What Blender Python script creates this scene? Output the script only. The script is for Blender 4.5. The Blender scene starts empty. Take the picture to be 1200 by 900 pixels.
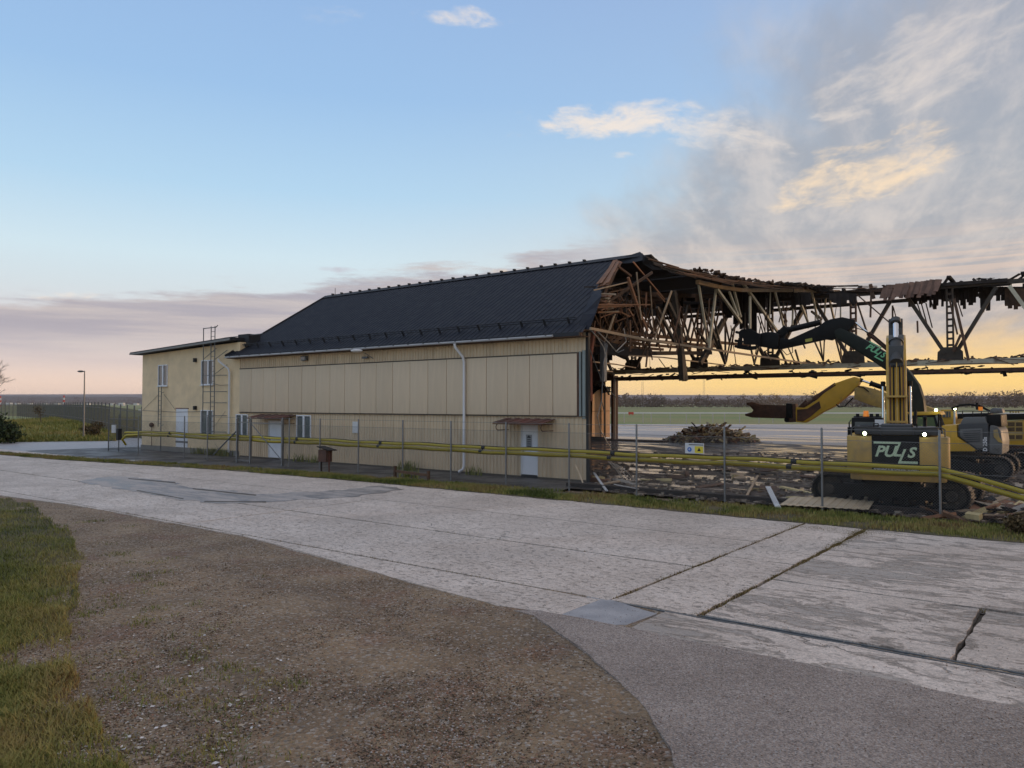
import bpy, bmesh, math, random
import numpy as np
from mathutils import Vector, Matrix, noise as mnoise
R_ = random.Random(7)
rad = math.radians
SC = bpy.context.scene
COL = SC.collection
# ------------------------------------------------------------------ camera
F = 901.0; CAMZ = 3.1; PITCH = math.atan(23/901)
cd = bpy.data.cameras.new("camera"); cam = bpy.data.objects.new("camera", cd); COL.objects.link(cam)
cam.location = (0, 0, CAMZ); cam.rotation_euler = (math.pi/2+PITCH, 0, 0)
cd.sensor_width = 36; cd.lens = F/1200*36; cd.clip_start = 0.1; cd.clip_end = 20000
SC.camera = cam
SC.view_settings.view_transform = 'Standard'; SC.view_settings.look = 'None'
SC.view_settings.exposure = 0.22; SC.view_settings.gamma = 1
# ------------------------------------------------------------------ sky
SUN_AZ = rad(72)      # clockwise from +Y (view direction)
SUN_EL = rad(4)
def lin(c):
    return tuple(((v/255)/12.92 if v/255 <= .04045 else ((v/255+.055)/1.055)**2.4) for v in c)
world = bpy.data.worlds.new("World"); SC.world = world; world.use_nodes = True
nt = world.node_tree; N = nt.nodes; L = nt.links; N.clear()
def nd(t, **k):
    n = N.new(t)
    for a, b in k.items(): setattr(n, a, b)
    return n
def put(sock, v):
    if isinstance(v, bpy.types.NodeSocket): nt.links.new(v, sock)
    elif v is not None: sock.default_value = v
def M(op, a, b=None, c=None, clamp=False):
    n = nd('ShaderNodeMath', operation=op, use_clamp=clamp)
    put(n.inputs[0], a); put(n.inputs[1], b)
    if c is not None: put(n.inputs[2], c)
    return n.outputs[0]
def SS(v, a, b, lo=0., hi=1.):
    n = nd('ShaderNodeMapRange', interpolation_type='SMOOTHSTEP')
    put(n.inputs[0], v); n.inputs[1].default_value = a; n.inputs[2].default_value = b
    n.inputs[3].default_value = lo; n.inputs[4].default_value = hi
    return n.outputs[0]
def MIX(f, a, b, bt='MIX'):
    n = nd('ShaderNodeMix', data_type='RGBA', blend_type=bt)
    put(n.inputs[0], f)
    for i, v in ((6, a), (7, b)):
        if isinstance(v, tuple): v = (*v[:3], 1)
        put(n.inputs[i], v)
    return n.outputs[2]
def XYZ(x, y, z):
    n = nd('ShaderNodeCombineXYZ'); put(n.inputs[0], x); put(n.inputs[1], y); put(n.inputs[2], z); return n.outputs[0]
def NOISE(v, sc, det=4, rough=.55, dist=0.):
    n = nd('ShaderNodeTexNoise'); put(n.inputs['Vector'], v); n.inputs['Scale'].default_value = sc
    n.inputs['Detail'].default_value = det; n.inputs['Roughness'].default_value = rough
    n.inputs['Distortion'].default_value = dist; return n.outputs['Fac']
def RAMP(v, stops, mode='EASE'):
    n = nd('ShaderNodeValToRGB'); put(n.inputs[0], v); cr = n.color_ramp; cr.interpolation = mode
    while len(cr.elements) > 1: cr.elements.remove(cr.elements[-1])
    cr.elements[0].position = stops[0][0]; cr.elements[0].color = (*lin(stops[0][1]), 1)
    for p, c in stops[1:]:
        e = cr.elements.new(p); e.color = (*lin(c), 1)
    return n.outputs[0]
tc = nd('ShaderNodeTexCoord'); sp = nd('ShaderNodeSeparateXYZ'); L.new(tc.outputs['Generated'], sp.inputs[0])
X, Y, Z = sp.outputs
el = M('MULTIPLY', M('ARCSINE', Z), 180/math.pi)
az = M('MULTIPLY', M('ARCTAN2', X, Y), 180/math.pi)
elp = M('MAXIMUM', el, 0.)
gl = RAMP(M('DIVIDE', elp, 60.), [(0, (240, 208, 186)), (.025, (235, 208, 190)), (.07, (214, 205, 205)), (.13, (204, 214, 219)), (.17, (200, 219, 228)),
                                   (.25, (172, 204, 228)), (.36, (150, 185, 222)), (.48, (142, 174, 215)), (.8, (186, 194, 212)), (1, (196, 200, 212))], 'LINEAR')
gr = RAMP(M('DIVIDE', elp, 60.), [(0, (246, 200, 122)), (.022, (254, 212, 124)), (.05, (240, 204, 142)), (.10, (214, 190, 166)), (.17, (204, 206, 206)),
                                   (.25, (178, 202, 220)), (.36, (154, 184, 218)), (.48, (146, 172, 210)), (.8, (188, 193, 208)), (1, (196, 200, 212))], 'LINEAR')
side = SS(az, -16., 22.)
side_back = SS(M('ABSOLUTE', M('SUBTRACT', az, 60.)), 130., 70.)   # glow centred on the sun's side, fading round the back
base = MIX(M('MULTIPLY', side, side_back), gl, gr)
# -- clouds
p_ae = XYZ(M('MULTIPLY', az, .1), M('MULTIPLY', el, .1), 0.)
wn = NOISE(XYZ(M('MULTIPLY', az, .035), M('MULTIPLY', el, .22), 3.), 3., 6, .62)
# low flat bank on the left / centre
top = M('ADD', M('ADD', 10.9, M('MULTIPLY', az, .13)), M('MULTIPLY', M('SUBTRACT', wn, .5), 5.))
bank = M('MULTIPLY', SS(M('SUBTRACT', top, el), -.15, .9), SS(az, 16., 0.))
bank = M('MULTIPLY', bank, SS(el, 1.2, 5.5))
lay = NOISE(XYZ(M('MULTIPLY', az, .03), M('MULTIPLY', el, .5), 9.), 2.2, 5, .6)
bankcol = MIX(SS(lay, .38, .68), lin((162, 155, 165)), lin((192, 180, 177)))
c1 = MIX(M('MULTIPLY', bank, .86), base, bankcol)
# planar projection for the high streaky clouds
den = M('ADD', M('MAXIMUM', Z, 0.), .09)
ux = M('DIVIDE', X, den); uy = M('DIVIDE', Y, den)
ca, sa = math.cos(rad(22)), math.sin(rad(22))
a_ = M('SUBTRACT', M('MULTIPLY', ux, ca), M('MULTIPLY', uy, sa)); b_ = M('ADD', M('MULTIPLY', ux, sa), M('MULTIPLY', uy, ca))
nst = NOISE(XYZ(M('MULTIPLY', a_, 1.05), M('MULTIPLY', b_, .32), 1.3), 1.9, 8, .58, .35)
nst2 = NOISE(XYZ(M('MULTIPLY', a_, 2.4), M('MULTIPLY', b_, .75), 5.3), 2.2, 7, .62, .25)
mask = SS(M('ADD', az, M('MULTIPLY', M('SUBTRACT', M('ABSOLUTE', M('SUBTRACT', el, 12.)), 0.), -.75)), -3.5, 24.)
mask = M('MULTIPLY', mask, SS(el, 2.2, 6.5))
cov = SS(M('ADD', M('MULTIPLY', nst, .95), M('MULTIPLY', mask, .52)), .54, .90)
cov = M('MULTIPLY', cov, SS(mask, .0, .22))
cc = MIX(SS(M('ADD', M('MULTIPLY', nst2, .7), M('MULTIPLY', nst, .3)), .40, .66), lin((156, 157, 164)), lin((200, 190, 184)))
c2 = MIX(M('MULTIPLY', cov, .82), c1, cc)
# warm lit patches
def patch(caz, cel, raz, rel_, tilt, thr0, thr1, seed, sx=.09, sy=.22):
    dx = M('SUBTRACT', az, caz); dy = M('SUBTRACT', M('SUBTRACT', el, cel), M('MULTIPLY', dx, tilt))
    d = M('ADD', M('POWER', M('DIVIDE', dx, raz), 2.), M('POWER', M('DIVIDE', dy, rel_), 2.))
    n = NOISE(XYZ(M('MULTIPLY', az, sx), M('MULTIPLY', dy, sy), seed), 3.2, 8, .64, .3)
    return SS(M('SUBTRACT', M('MULTIPLY', n, 1.3), M('MULTIPLY', d, .42)), thr0, thr1)
cream = lin((236, 222, 208)); warm = lin((238, 214, 184))
c3 = c2
for args, col, k in (((8.0, 20.2, 9.5, 1.5, .0, .34, .74, 2.), cream, .85),
                     ((15.8, 18.6, 5.2, 2.2, -.16, .36, .8, 7.), cream, .6),
                     ((23.0, 19.3, 3.4, .8, -.1, .45, .85, 9.), cream, .5),
                     ((24.6, 15.4, 6.8, 2.5, .14, .31, .76, 12.), warm, .95),
                     ((28.0, 21.5, 9.0, 4.2, .25, .38, .95, 15.), cream, .5),
                     ((8.3, 17.8, 1.5, .5, 0., .4, .8, 18.), cream, .7),
                     ((-3.4, 26.9, 5.0, .9, 0., .42, .85, 21.), cream, .75),
                     ((-14., 26.5, 6.0, 1.0, 0., .55, 1., 24.), cream, .25),
                     ((1.5, 9.8, 4.5, .45, .02, .45, .8, 27.), warm, .75),
                     ((-12.8, 9.7, 3.0, .35, .0, .45, .9, 29.), lin((186, 182, 192)), .7),
                     ((-30.5, 6.9, 3.6, .5, .1, .5, .8, 33.), cream, .6)):
    c3 = MIX(M('MULTIPLY', patch(*args), k), c3, col)
# warm streaks low over the right horizon
ls = NOISE(XYZ(M('MULTIPLY', az, .03), M('MULTIPLY', el, 1.1), 4.), 2.4, 5, .6)
lowr = M('MULTIPLY', SS(az, 2., 14.), M('MULTIPLY', SS(el, 5.2, 8.2), SS(el, 12.4, 9.)))
c3 = MIX(M('MULTIPLY', M('MULTIPLY', lowr, SS(ls, .4, .62)), .55), c3, lin((222, 196, 178)))
lowd = M('MULTIPLY', SS(az, 6., 20.), M('MULTIPLY', SS(el, 1.4, 2.2), SS(el, 5., 3.)))
c3 = MIX(M('MULTIPLY', M('MULTIPLY', lowd, SS(ls, .48, .68)), .28), c3, lin((206, 176, 150)))
c3 = MIX(SS(el, -.3, -3.), c3, lin((120, 112, 104)))
sky = nd('ShaderNodeTexSky', sky_type='NISHITA', sun_disc=False)
sky.sun_elevation = SUN_EL; sky.sun_rotation = SUN_AZ; sky.air_density = 1.2; sky.dust_density = 2.; sky.ozone_density = 2.
skyl = nd('ShaderNodeVectorMath', operation='SCALE'); L.new(sky.outputs[0], skyl.inputs[0]); skyl.inputs[3].default_value = 1.0
c10 = nd('ShaderNodeVectorMath', operation='SCALE'); L.new(c3, c10.inputs[0]); c10.inputs[3].default_value = 10.0
fin = MIX(.97, skyl.outputs[0], c10.outputs[0])
bg = nd('ShaderNodeBackground'); L.new(fin, bg.inputs[0]); bg.inputs[1].default_value = 0.1
wo = nd('ShaderNodeOutputWorld'); L.new(bg.outputs[0], wo.inputs[0])
# ------------------------------------------------------------------ sun (low, from the right, soft behind thin cloud)
sd = bpy.data.lights.new("sun", 'SUN'); sd.energy = 1.0; sd.angle = rad(2.5); sd.color = (1., .62, .34)
sun = bpy.data.objects.new("sun", sd); COL.objects.link(sun)
dirv = Vector((math.sin(SUN_AZ)*math.cos(SUN_EL), math.cos(SUN_AZ)*math.cos(SUN_EL), math.sin(SUN_EL)))
sun.rotation_euler = (-dirv).to_track_quat('-Z', 'Y').to_euler(); sun.location = (60, 10, 40)
# ------------------------------------------------------------------ geometry frame: s runs along the hangar wall, t into the building
A0 = Vector((2.95, 30.5)); U = Vector((-.790, .613)).normalized(); NN = Vector((-U.y*-1, -U.x)).normalized()
NN = Vector((U.y, -U.x)) if U.y > 0 else NN
def W(s, t, z=0.): return Vector((A0.x+U.x*s+NN.x*t, A0.y+U.y*s+NN.y*t, z))
def ST(x, y):
    d = Vector((x, y))-A0; return d.dot(U), d.dot(NN)
fw = Vector((0, math.cos(PITCH), math.sin(PITCH))); up_ = Vector((0, -math.sin(PITCH), math.cos(PITCH)))
def ray(px, py): return fw+Vector((1, 0, 0))*((px-600)/F)+up_*((450-py)/F)
def G(px, py, z=0.):
    r = ray(px, py); k = (z-CAMZ)/r.z; return Vector((r.x*k, r.y*k, z))
def PTw(px, py, t):      # world point on the plane t = const (parallel to the long wall)
    r = ray(px, py); n3 = Vector((NN.x, NN.y, 0)); k = (t+A0.dot(NN))/r.dot(n3); return Vector((r.x*k, r.y*k, CAMZ+r.z*k))
def PT(px, py, t):
    p = PTw(px, py, t); return ST(p.x, p.y)[0], p.z
def PSw(px, py, s):
    r = ray(px, py); n3 = Vector((U.x, U.y, 0)); k = (s+A0.dot(U))/r.dot(n3); return Vector((r.x*k, r.y*k, CAMZ+r.z*k))
def DEP(px, py, y):
    r = ray(px, py); k = y/r.y; return Vector((r.x*k, y, CAMZ+r.z*k))
# ------------------------------------------------------------------ materials
MATS = {}
def mat(name, c, rough=.7, var=.12, scale=4., bump=0., metal=0., c2=None, c2thr=(.5, .65), c2sc=1.5, emis=None, rnd=0., stretch=None, spec=.5, bsc=None, rough2=None):
    if name in MATS: return MATS[name]
    m = bpy.data.materials.new(name); m.use_nodes = True
    global nt, N, L
    onl = (nt, N, L); nt = m.node_tree; N = nt.nodes; L = nt.links
    b = N['Principled BSDF']; t = nd('ShaderNodeTexCoord'); v = t.outputs['Object']
    if stretch:
        mp = nd('ShaderNodeMapping'); L.new(v, mp.inputs[0]); mp.inputs['Scale'].default_value = stretch; v = mp.outputs[0]
    n1 = NOISE(v, scale, 6, .62)
    k = SS(n1, .25, .75, 1-var, 1+var)
    col = c
    if c2:
        n2 = NOISE(v, c2sc, 7, .66); f2 = SS(n2, *c2thr)
        col = MIX(f2, c, c2)
    else:
        rgb = nd('ShaderNodeRGB'); rgb.outputs[0].default_value = (*c, 1); col = rgb.outputs[0]
    if rnd:
        oi = nd('ShaderNodeObjectInfo'); k = M('MULTIPLY', k, M('ADD', 1-rnd/2, M('MULTIPLY', oi.outputs['Random'], rnd)))
    sc = nd('ShaderNodeVectorMath', operation='SCALE'); L.new(col, sc.inputs[0]); L.new(k, sc.inputs[3])
    L.new(sc.outputs[0], b.inputs['Base Color'])
    if rough2 is not None and c2: L.new(M('ADD', rough, M('MULTIPLY', f2, rough2-rough)), b.inputs['Roughness'])
    else: L.new(SS(n1, .2, .8, max(.03, rough-.08), min(1, rough+.08)), b.inputs['Roughness'])
    b.inputs['Metallic'].default_value = metal; b.inputs['Specular IOR Level'].default_value = spec
    if bump:
        bn = nd('ShaderNodeBump'); bn.inputs['Distance'].default_value = bump; L.new(NOISE(v, bsc or scale*4, 5, .6), bn.inputs['Height']); L.new(bn.outputs[0], b.inputs['Normal'])
    if emis:
        b.inputs['Emission Color'].default_value = (*emis[:3], 1); b.inputs['Emission Strength'].default_value = emis[3]
    nt, N, L = onl; MATS[name] = m; return m
# ------------------------------------------------------------------ mesh helpers
class MB:
    def __init__(s, m=None): s.v = []; s.f = []; s.m = m or Matrix.Identity(4)
    def add(s, vs, fs):
        o = len(s.v); s.v += [tuple(s.m @ Vector(v)) for v in vs]; s.f += [tuple(i+o for i in f) for f in fs]; return s
    def box(s, c, hx, hy, hz, ax=None):
        c = Vector(c); ax = ax or (Vector((1, 0, 0)), Vector((0, 1, 0)), Vector((0, 0, 1)))
        vs = [c+ax[0]*(hx*i)+ax[1]*(hy*j)+ax[2]*(hz*k) for i in (-1, 1) for j in (-1, 1) for k in (-1, 1)]
        return s.add(vs, [(0, 1, 3, 2), (4, 6, 7, 5), (0, 4, 5, 1), (2, 3, 7, 6), (0, 2, 6, 4), (1, 5, 7, 3)])
    def bb(s, x0, x1, y0, y1, z0, z1): return s.box(((x0+x1)/2, (y0+y1)/2, (z0+z1)/2), abs(x1-x0)/2, abs(y1-y0)/2, abs(z1-z0)/2)
    def stz(s, s0, s1, t0, t1, z0, z1):       # box in wall coordinates
        c = W((s0+s1)/2, (t0+t1)/2, (z0+z1)/2)
        return s.box(c, abs(s1-s0)/2, abs(t1-t0)/2, abs(z1-z0)/2, (Vector((U.x, U.y, 0)), Vector((NN.x, NN.y, 0)), Vector((0, 0, 1))))
    def beam(s, p, q, w, h=None, up=None):
        p = Vector(p); q = Vector(q); h = h or w; d = q-p; l = d.length
        if l < 1e-6: return s
        d /= l; u = Vector(up) if up else Vector((0, 0, 1))
        if abs(d.dot(u)) > .98: u = Vector((NN.x, NN.y, 0))
        a = d.cross(u).normalized(); b = a.cross(d)
        return s.box((p+q)/2, l/2, w/2, h/2, (d, a, b))
    def tube(s, pts, r, n=8, cap=True):
        pts = [Vector(p) for p in pts]; rs = r if isinstance(r, (list, tuple)) else [r]*len(pts); vs = []; fs = []
        prev = None
        for i, p in enumerate(pts):
            d = (pts[min(i+1, len(pts)-1)]-pts[max(i-1, 0)]).normalized()
            u = prev if prev is not None else (Vector((0, 0, 1)) if abs(d.z) < .9 else Vector((1, 0, 0)))
            a = d.cross(u)
            if a.length < 1e-4: a = d.cross(Vector((0, 1, .3)))
            a.normalize(); b = a.cross(d).normalized(); prev = b
            for k in range(n):
                an = 2*math.pi*k/n; vs.append(p+a*(math.cos(an)*rs[i])+b*(math.sin(an)*rs[i]))
            if i: fs += [((i-1)*n+k, (i-1)*n+(k+1) % n, i*n+(k+1) % n, i*n+k) for k in range(n)]
        if cap: fs += [tuple(range(n-1, -1, -1)), tuple(range(len(pts)*n-n, len(pts)*n))]
        return s.add(vs, fs)
    def cyl(s, c, ax, r, l, n=20, r2=None):
        c = Vector(c); ax = Vector(ax).normalized(); return s.tube([c-ax*l/2, c+ax*l/2], [r, r2 if r2 is not None else r], n)
    def prism(s, pts, vec):
        n = len(pts); pts = [Vector(p) for p in pts]; vec = Vector(vec)
        return s.add(pts+[p+vec for p in pts], [tuple(range(n)), tuple(range(2*n-1, n-1, -1))]+[(i, i+n, (i+1) % n+n, (i+1) % n) for i in range(n)])
    def quad(s, a, b, c, d): return s.add([a, b, c, d], [(0, 1, 2, 3)])
    def sphere(s, c, r, n=8, m=6, sc=(1, 1, 1)):
        c = Vector(c); vs = [c+Vector((0, 0, r*sc[2]))]; fs = []
        for i in range(1, m):
            th = math.pi*i/m
            for k in range(n):
                ph = 2*math.pi*k/n; vs.append(c+Vector((r*sc[0]*math.sin(th)*math.cos(ph), r*sc[1]*math.sin(th)*math.sin(ph), r*sc[2]*math.cos(th))))
        vs.append(c-Vector((0, 0, r*sc[2])))
        for k in range(n):
            fs.append((0, 1+k, 1+(k+1) % n)); fs.append((len(vs)-1, len(vs)-1-n+(k+1) % n, len(vs)-1-n+k))
        for i in range(m-2):
            for k in range(n): fs.append((1+i*n+k, 1+(i+1)*n+k, 1+(i+1)*n+(k+1) % n, 1+i*n+(k+1) % n))
        return s.add(vs, fs)
    def build(s, name, m, parent=None, kind=None, smooth=False, bevel=0., origin=None, label=None):
        off = Vector((0, 0, 0))
        if parent is not None: off = rootloc(parent)
        if origin is not None: off = Vector(origin)
        me = bpy.data.meshes.new(name)
        me.from_pydata([(v[0]-off.x, v[1]-off.y, v[2]-off.z) for v in s.v], [], s.f)
        bm = bmesh.new(); bm.from_mesh(me); bmesh.ops.recalc_face_normals(bm, faces=bm.faces)
        if bevel: bmesh.ops.bevel(bm, geom=bm.edges[:], offset=bevel, segments=2, profile=.6, affect='EDGES', clamp_overlap=True)
        bm.to_mesh(me); bm.free()
        me.materials.append(m)
        if smooth or bevel:
            me.polygons.foreach_set('use_smooth', [True]*len(me.polygons)); 
            try: me.set_sharp_from_angle(angle=rad(38))
            except Exception: pass
        o = bpy.data.objects.new(name, me); COL.objects.link(o)
        if parent is not None: o.parent = parent
        if origin is not None: o.location = Vector(origin)-(rootloc(parent) if parent is not None else Vector((0, 0, 0)))
        if kind: o['kind'] = kind
        if label: o['label'] = label
        return o
def rootloc(o):
    p = Vector((0, 0, 0))
    while o is not None: p += Vector(o.location); o = o.parent
    return p
def tag(o, label, cat, group=None, kind=None):
    if label: o['label'] = label
    if cat: o['category'] = cat
    if group: o['group'] = group
    if kind: o['kind'] = kind
    return o
def thing(name, label, cat, loc=(0, 0, 0), group=None):
    o = bpy.data.objects.new(name, None); COL.objects.link(o); o.location = loc; o.empty_display_size = .3
    return tag(o, label, cat, group)
def copy_tree(o, parent=None):
    c = o.copy(); COL.objects.link(c)
    if parent is not None: c.parent = parent
    for ch in [x for x in KIDS.get(o.name, [])]: copy_tree(ch, c)
    return c
KIDS = {}
def index_kids():
    KIDS.clear()
    for o in bpy.data.objects:
        if o.parent: KIDS.setdefault(o.parent.name, []).append(o)
def rawmesh(name, V, Fc, m, kind=None, attr=None, parent=None, smooth=False):
    """V (n,3) array, Fc (k,m) array of equal-sized faces"""
    me = bpy.data.meshes.new(name); V = np.asarray(V, dtype=np.float32); Fc = np.asarray(Fc, dtype=np.int32)
    me.vertices.add(len(V)); me.vertices.foreach_set('co', V.ravel())
    k = Fc.shape[1]; me.loops.add(Fc.size); me.loops.foreach_set('vertex_index', Fc.ravel())
    me.polygons.add(len(Fc)); me.polygons.foreach_set('loop_start', np.arange(0, Fc.size, k, dtype=np.int32))
    me.update(calc_edges=True); me.validate()
    if attr is not None:
        a = me.attributes.new('tint', 'FLOAT', 'POINT'); a.data.foreach_set('value', np.asarray(attr, dtype=np.float32))
    if smooth: me.polygons.foreach_set('use_smooth', [True]*len(me.polygons))
    me.materials.append(m); o = bpy.data.objects.new(name, me); COL.objects.link(o)
    if parent is not None: o.parent = parent
    if kind: o['kind'] = kind
    return o
def tintmat(name, stops, rough=.8, spec=.2, transl=False):
    m = bpy.data.materials.new(name); m.use_nodes = True
    global nt, N, L
    onl = (nt, N, L); nt = m.node_tree; N = nt.nodes; L = nt.links
    b = N['Principled BSDF']; a = nd('ShaderNodeAttribute', attribute_name='tint')
    n = nd('ShaderNodeValToRGB'); L.new(a.outputs['Fac'], n.inputs[0]); cr = n.color_ramp
    while len(cr.elements) > 1: cr.elements.remove(cr.elements[-1])
    cr.elements[0].position = stops[0][0]; cr.elements[0].color = (*stops[0][1], 1)
    for p, c in stops[1:]:
        e = cr.elements.new(p); e.color = (*c, 1)
    L.new(n.outputs[0], b.inputs['Base Color']); b.inputs['Roughness'].default_value = rough; b.inputs['Specular IOR Level'].default_value = spec
    nt, N, L = onl; return m
# palette
m_panel = mat('beige_panel', (.64, .515, .365), .6, .07, 3., rnd=.09, c2=(.52, .41, .28), c2thr=(.48, .78), c2sc=1.4, stretch=(1, 1, .13))
m_clad = mat('beige_cladding', (.61, .485, .33), .6, .1, 4., c2=(.43, .33, .215), c2thr=(.48, .78), c2sc=1.6, stretch=(1, 1, .12))
m_render = mat('yellow_render', (.74, .58, .37), .9, .1, 1.3, bump=.01, c2=(.56, .45, .30), c2thr=(.5, .78), c2sc=.35)
m_seam = mat('dark_seam', (.10, .085, .065), .8)
m_roof = mat('navy_roof_sheet', (.007, .010, .019), .66, .2, 2.2, spec=.25)
m_roofd = mat('black_roofing', (.018, .02, .026), .7, .3, 2.)
m_white = mat('white_paint', (.72, .74, .78), .5, .05, 2.)
m_whitem = mat('white_metal', (.62, .63, .64), .45, .07, 2.)
m_zinc = mat('galvanised_steel', (.19, .195, .20), .5, .2, 6., metal=.5)
m_zincd = mat('weathered_steel', (.13, .14, .15), .6, .25, 5., metal=.3)
m_glass = mat('window_glass', (.10, .12, .13), .12, .15, 1., spec=.8)
m_black = mat('black_rubber', (.014, .014, .015), .7, .3, 6.)
m_rust = mat('rusty_red_sheet', (.16, .055, .04), .75, .25, 3., c2=(.09, .05, .04), c2thr=(.45, .6))
m_rustd = mat('rusty_steel', (.085, .042, .026), .8, .35, 2., c2=(.16, .07, .035), c2thr=(.5, .7))
m_truss = mat('dark_truss_steel', (.06, .048, .036), .75, .35, 1.6, c2=(.12, .07, .04), c2thr=(.5, .75))
m_olive = mat('olive_painted_steel', (.55, .50, .37), .6, .2, 1.2, c2=(.28, .2, .13), c2thr=(.55, .75))
m_wood = mat('broken_timber', (.20, .095, .05), .8, .3, 3., rnd=.7, stretch=(1, 1, .4))
m_woodd = mat('old_dark_timber', (.11, .062, .038), .85, .35, 3., rnd=.6)
m_woodp = mat('pale_timber', (.34, .25, .165), .8, .2, 3., rnd=.3)
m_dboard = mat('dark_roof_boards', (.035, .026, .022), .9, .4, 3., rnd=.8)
m_ply = mat('orange_plywood', (.85, .56, .34), .75, .15, 1.5, c2=(.70, .42, .24), c2thr=(.5, .7))
m_yel = mat('excavator_yellow', (.62, .36, .035), .45, .1, 1.5, c2=(.42, .26, .05), c2thr=(.55, .75), c2sc=2.)
m_yeld = mat('dusty_yellow', (.48, .31, .085), .6, .12, 3, c2=(.29, .215, .10), c2thr=(.45, .68), c2sc=1.6, bump=.004)
m_grey = mat('dark_grey_paint', (.055, .056, .058), .55, .1, 2.)
m_greyl = mat('mid_grey_paint', (.14, .14, .135), .55, .1, 2., c2=(.10, .09, .08))
m_blk = mat('black_paint', (.010, .010, .010), .6, .3, 3., spec=.2)
m_grn = mat('green_black_paint', (.014, .017, .012), .55, .3, 3., spec=.25)
m_track = mat('muddy_track_steel', (.04, .034, .03), .65, .4, 5., metal=.3, c2=(.10, .08, .06), c2thr=(.5, .65), c2sc=6.)
m_chrome = mat('chrome_rod', (.75, .75, .76), .15, .03, 2., metal=1.)
m_lens = mat('lit_work_lamp', (.8, .9, .7), .3, emis=(.85, 1., .55, 14.))
m_beacon = mat('orange_beacon', (.75, .22, .03), .3, emis=(1., .3, .03, .25))
m_ctext = mat('pale_green_lettering', (.50, .62, .44), .6, .05)
m_gtext = mat('bright_green_lettering', (.20, .55, .28), .5, .05)
m_wtext = mat('white_lettering', (.72, .72, .72), .5, .03)
m_pipe = mat('yellow_pipe_plastic', (.42, .33, .018), .45, .1, 1.5, c2=(.27, .21, .025), c2thr=(.55, .8))
m_sign = mat('white_sign', (.62, .64, .66), .5, .04)
m_blue = mat('sign_blue', (.05, .16, .5), .5, .04)
m_signy = mat('sign_yellow', (.72, .58, .05), .5, .04)
m_signr = mat('sign_red', (.55, .05, .03), .5, .04)
m_kabel = mat('pale_cable', (.50, .45, .40), .6, .08)
m_concgr = mat('grey_plinth', (.22, .21, .19), .9, .15, 2., bump=.01)
m_greenst = mat('blue_green_flashing', (.22, .26, .255), .5, .1, 2.)

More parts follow.
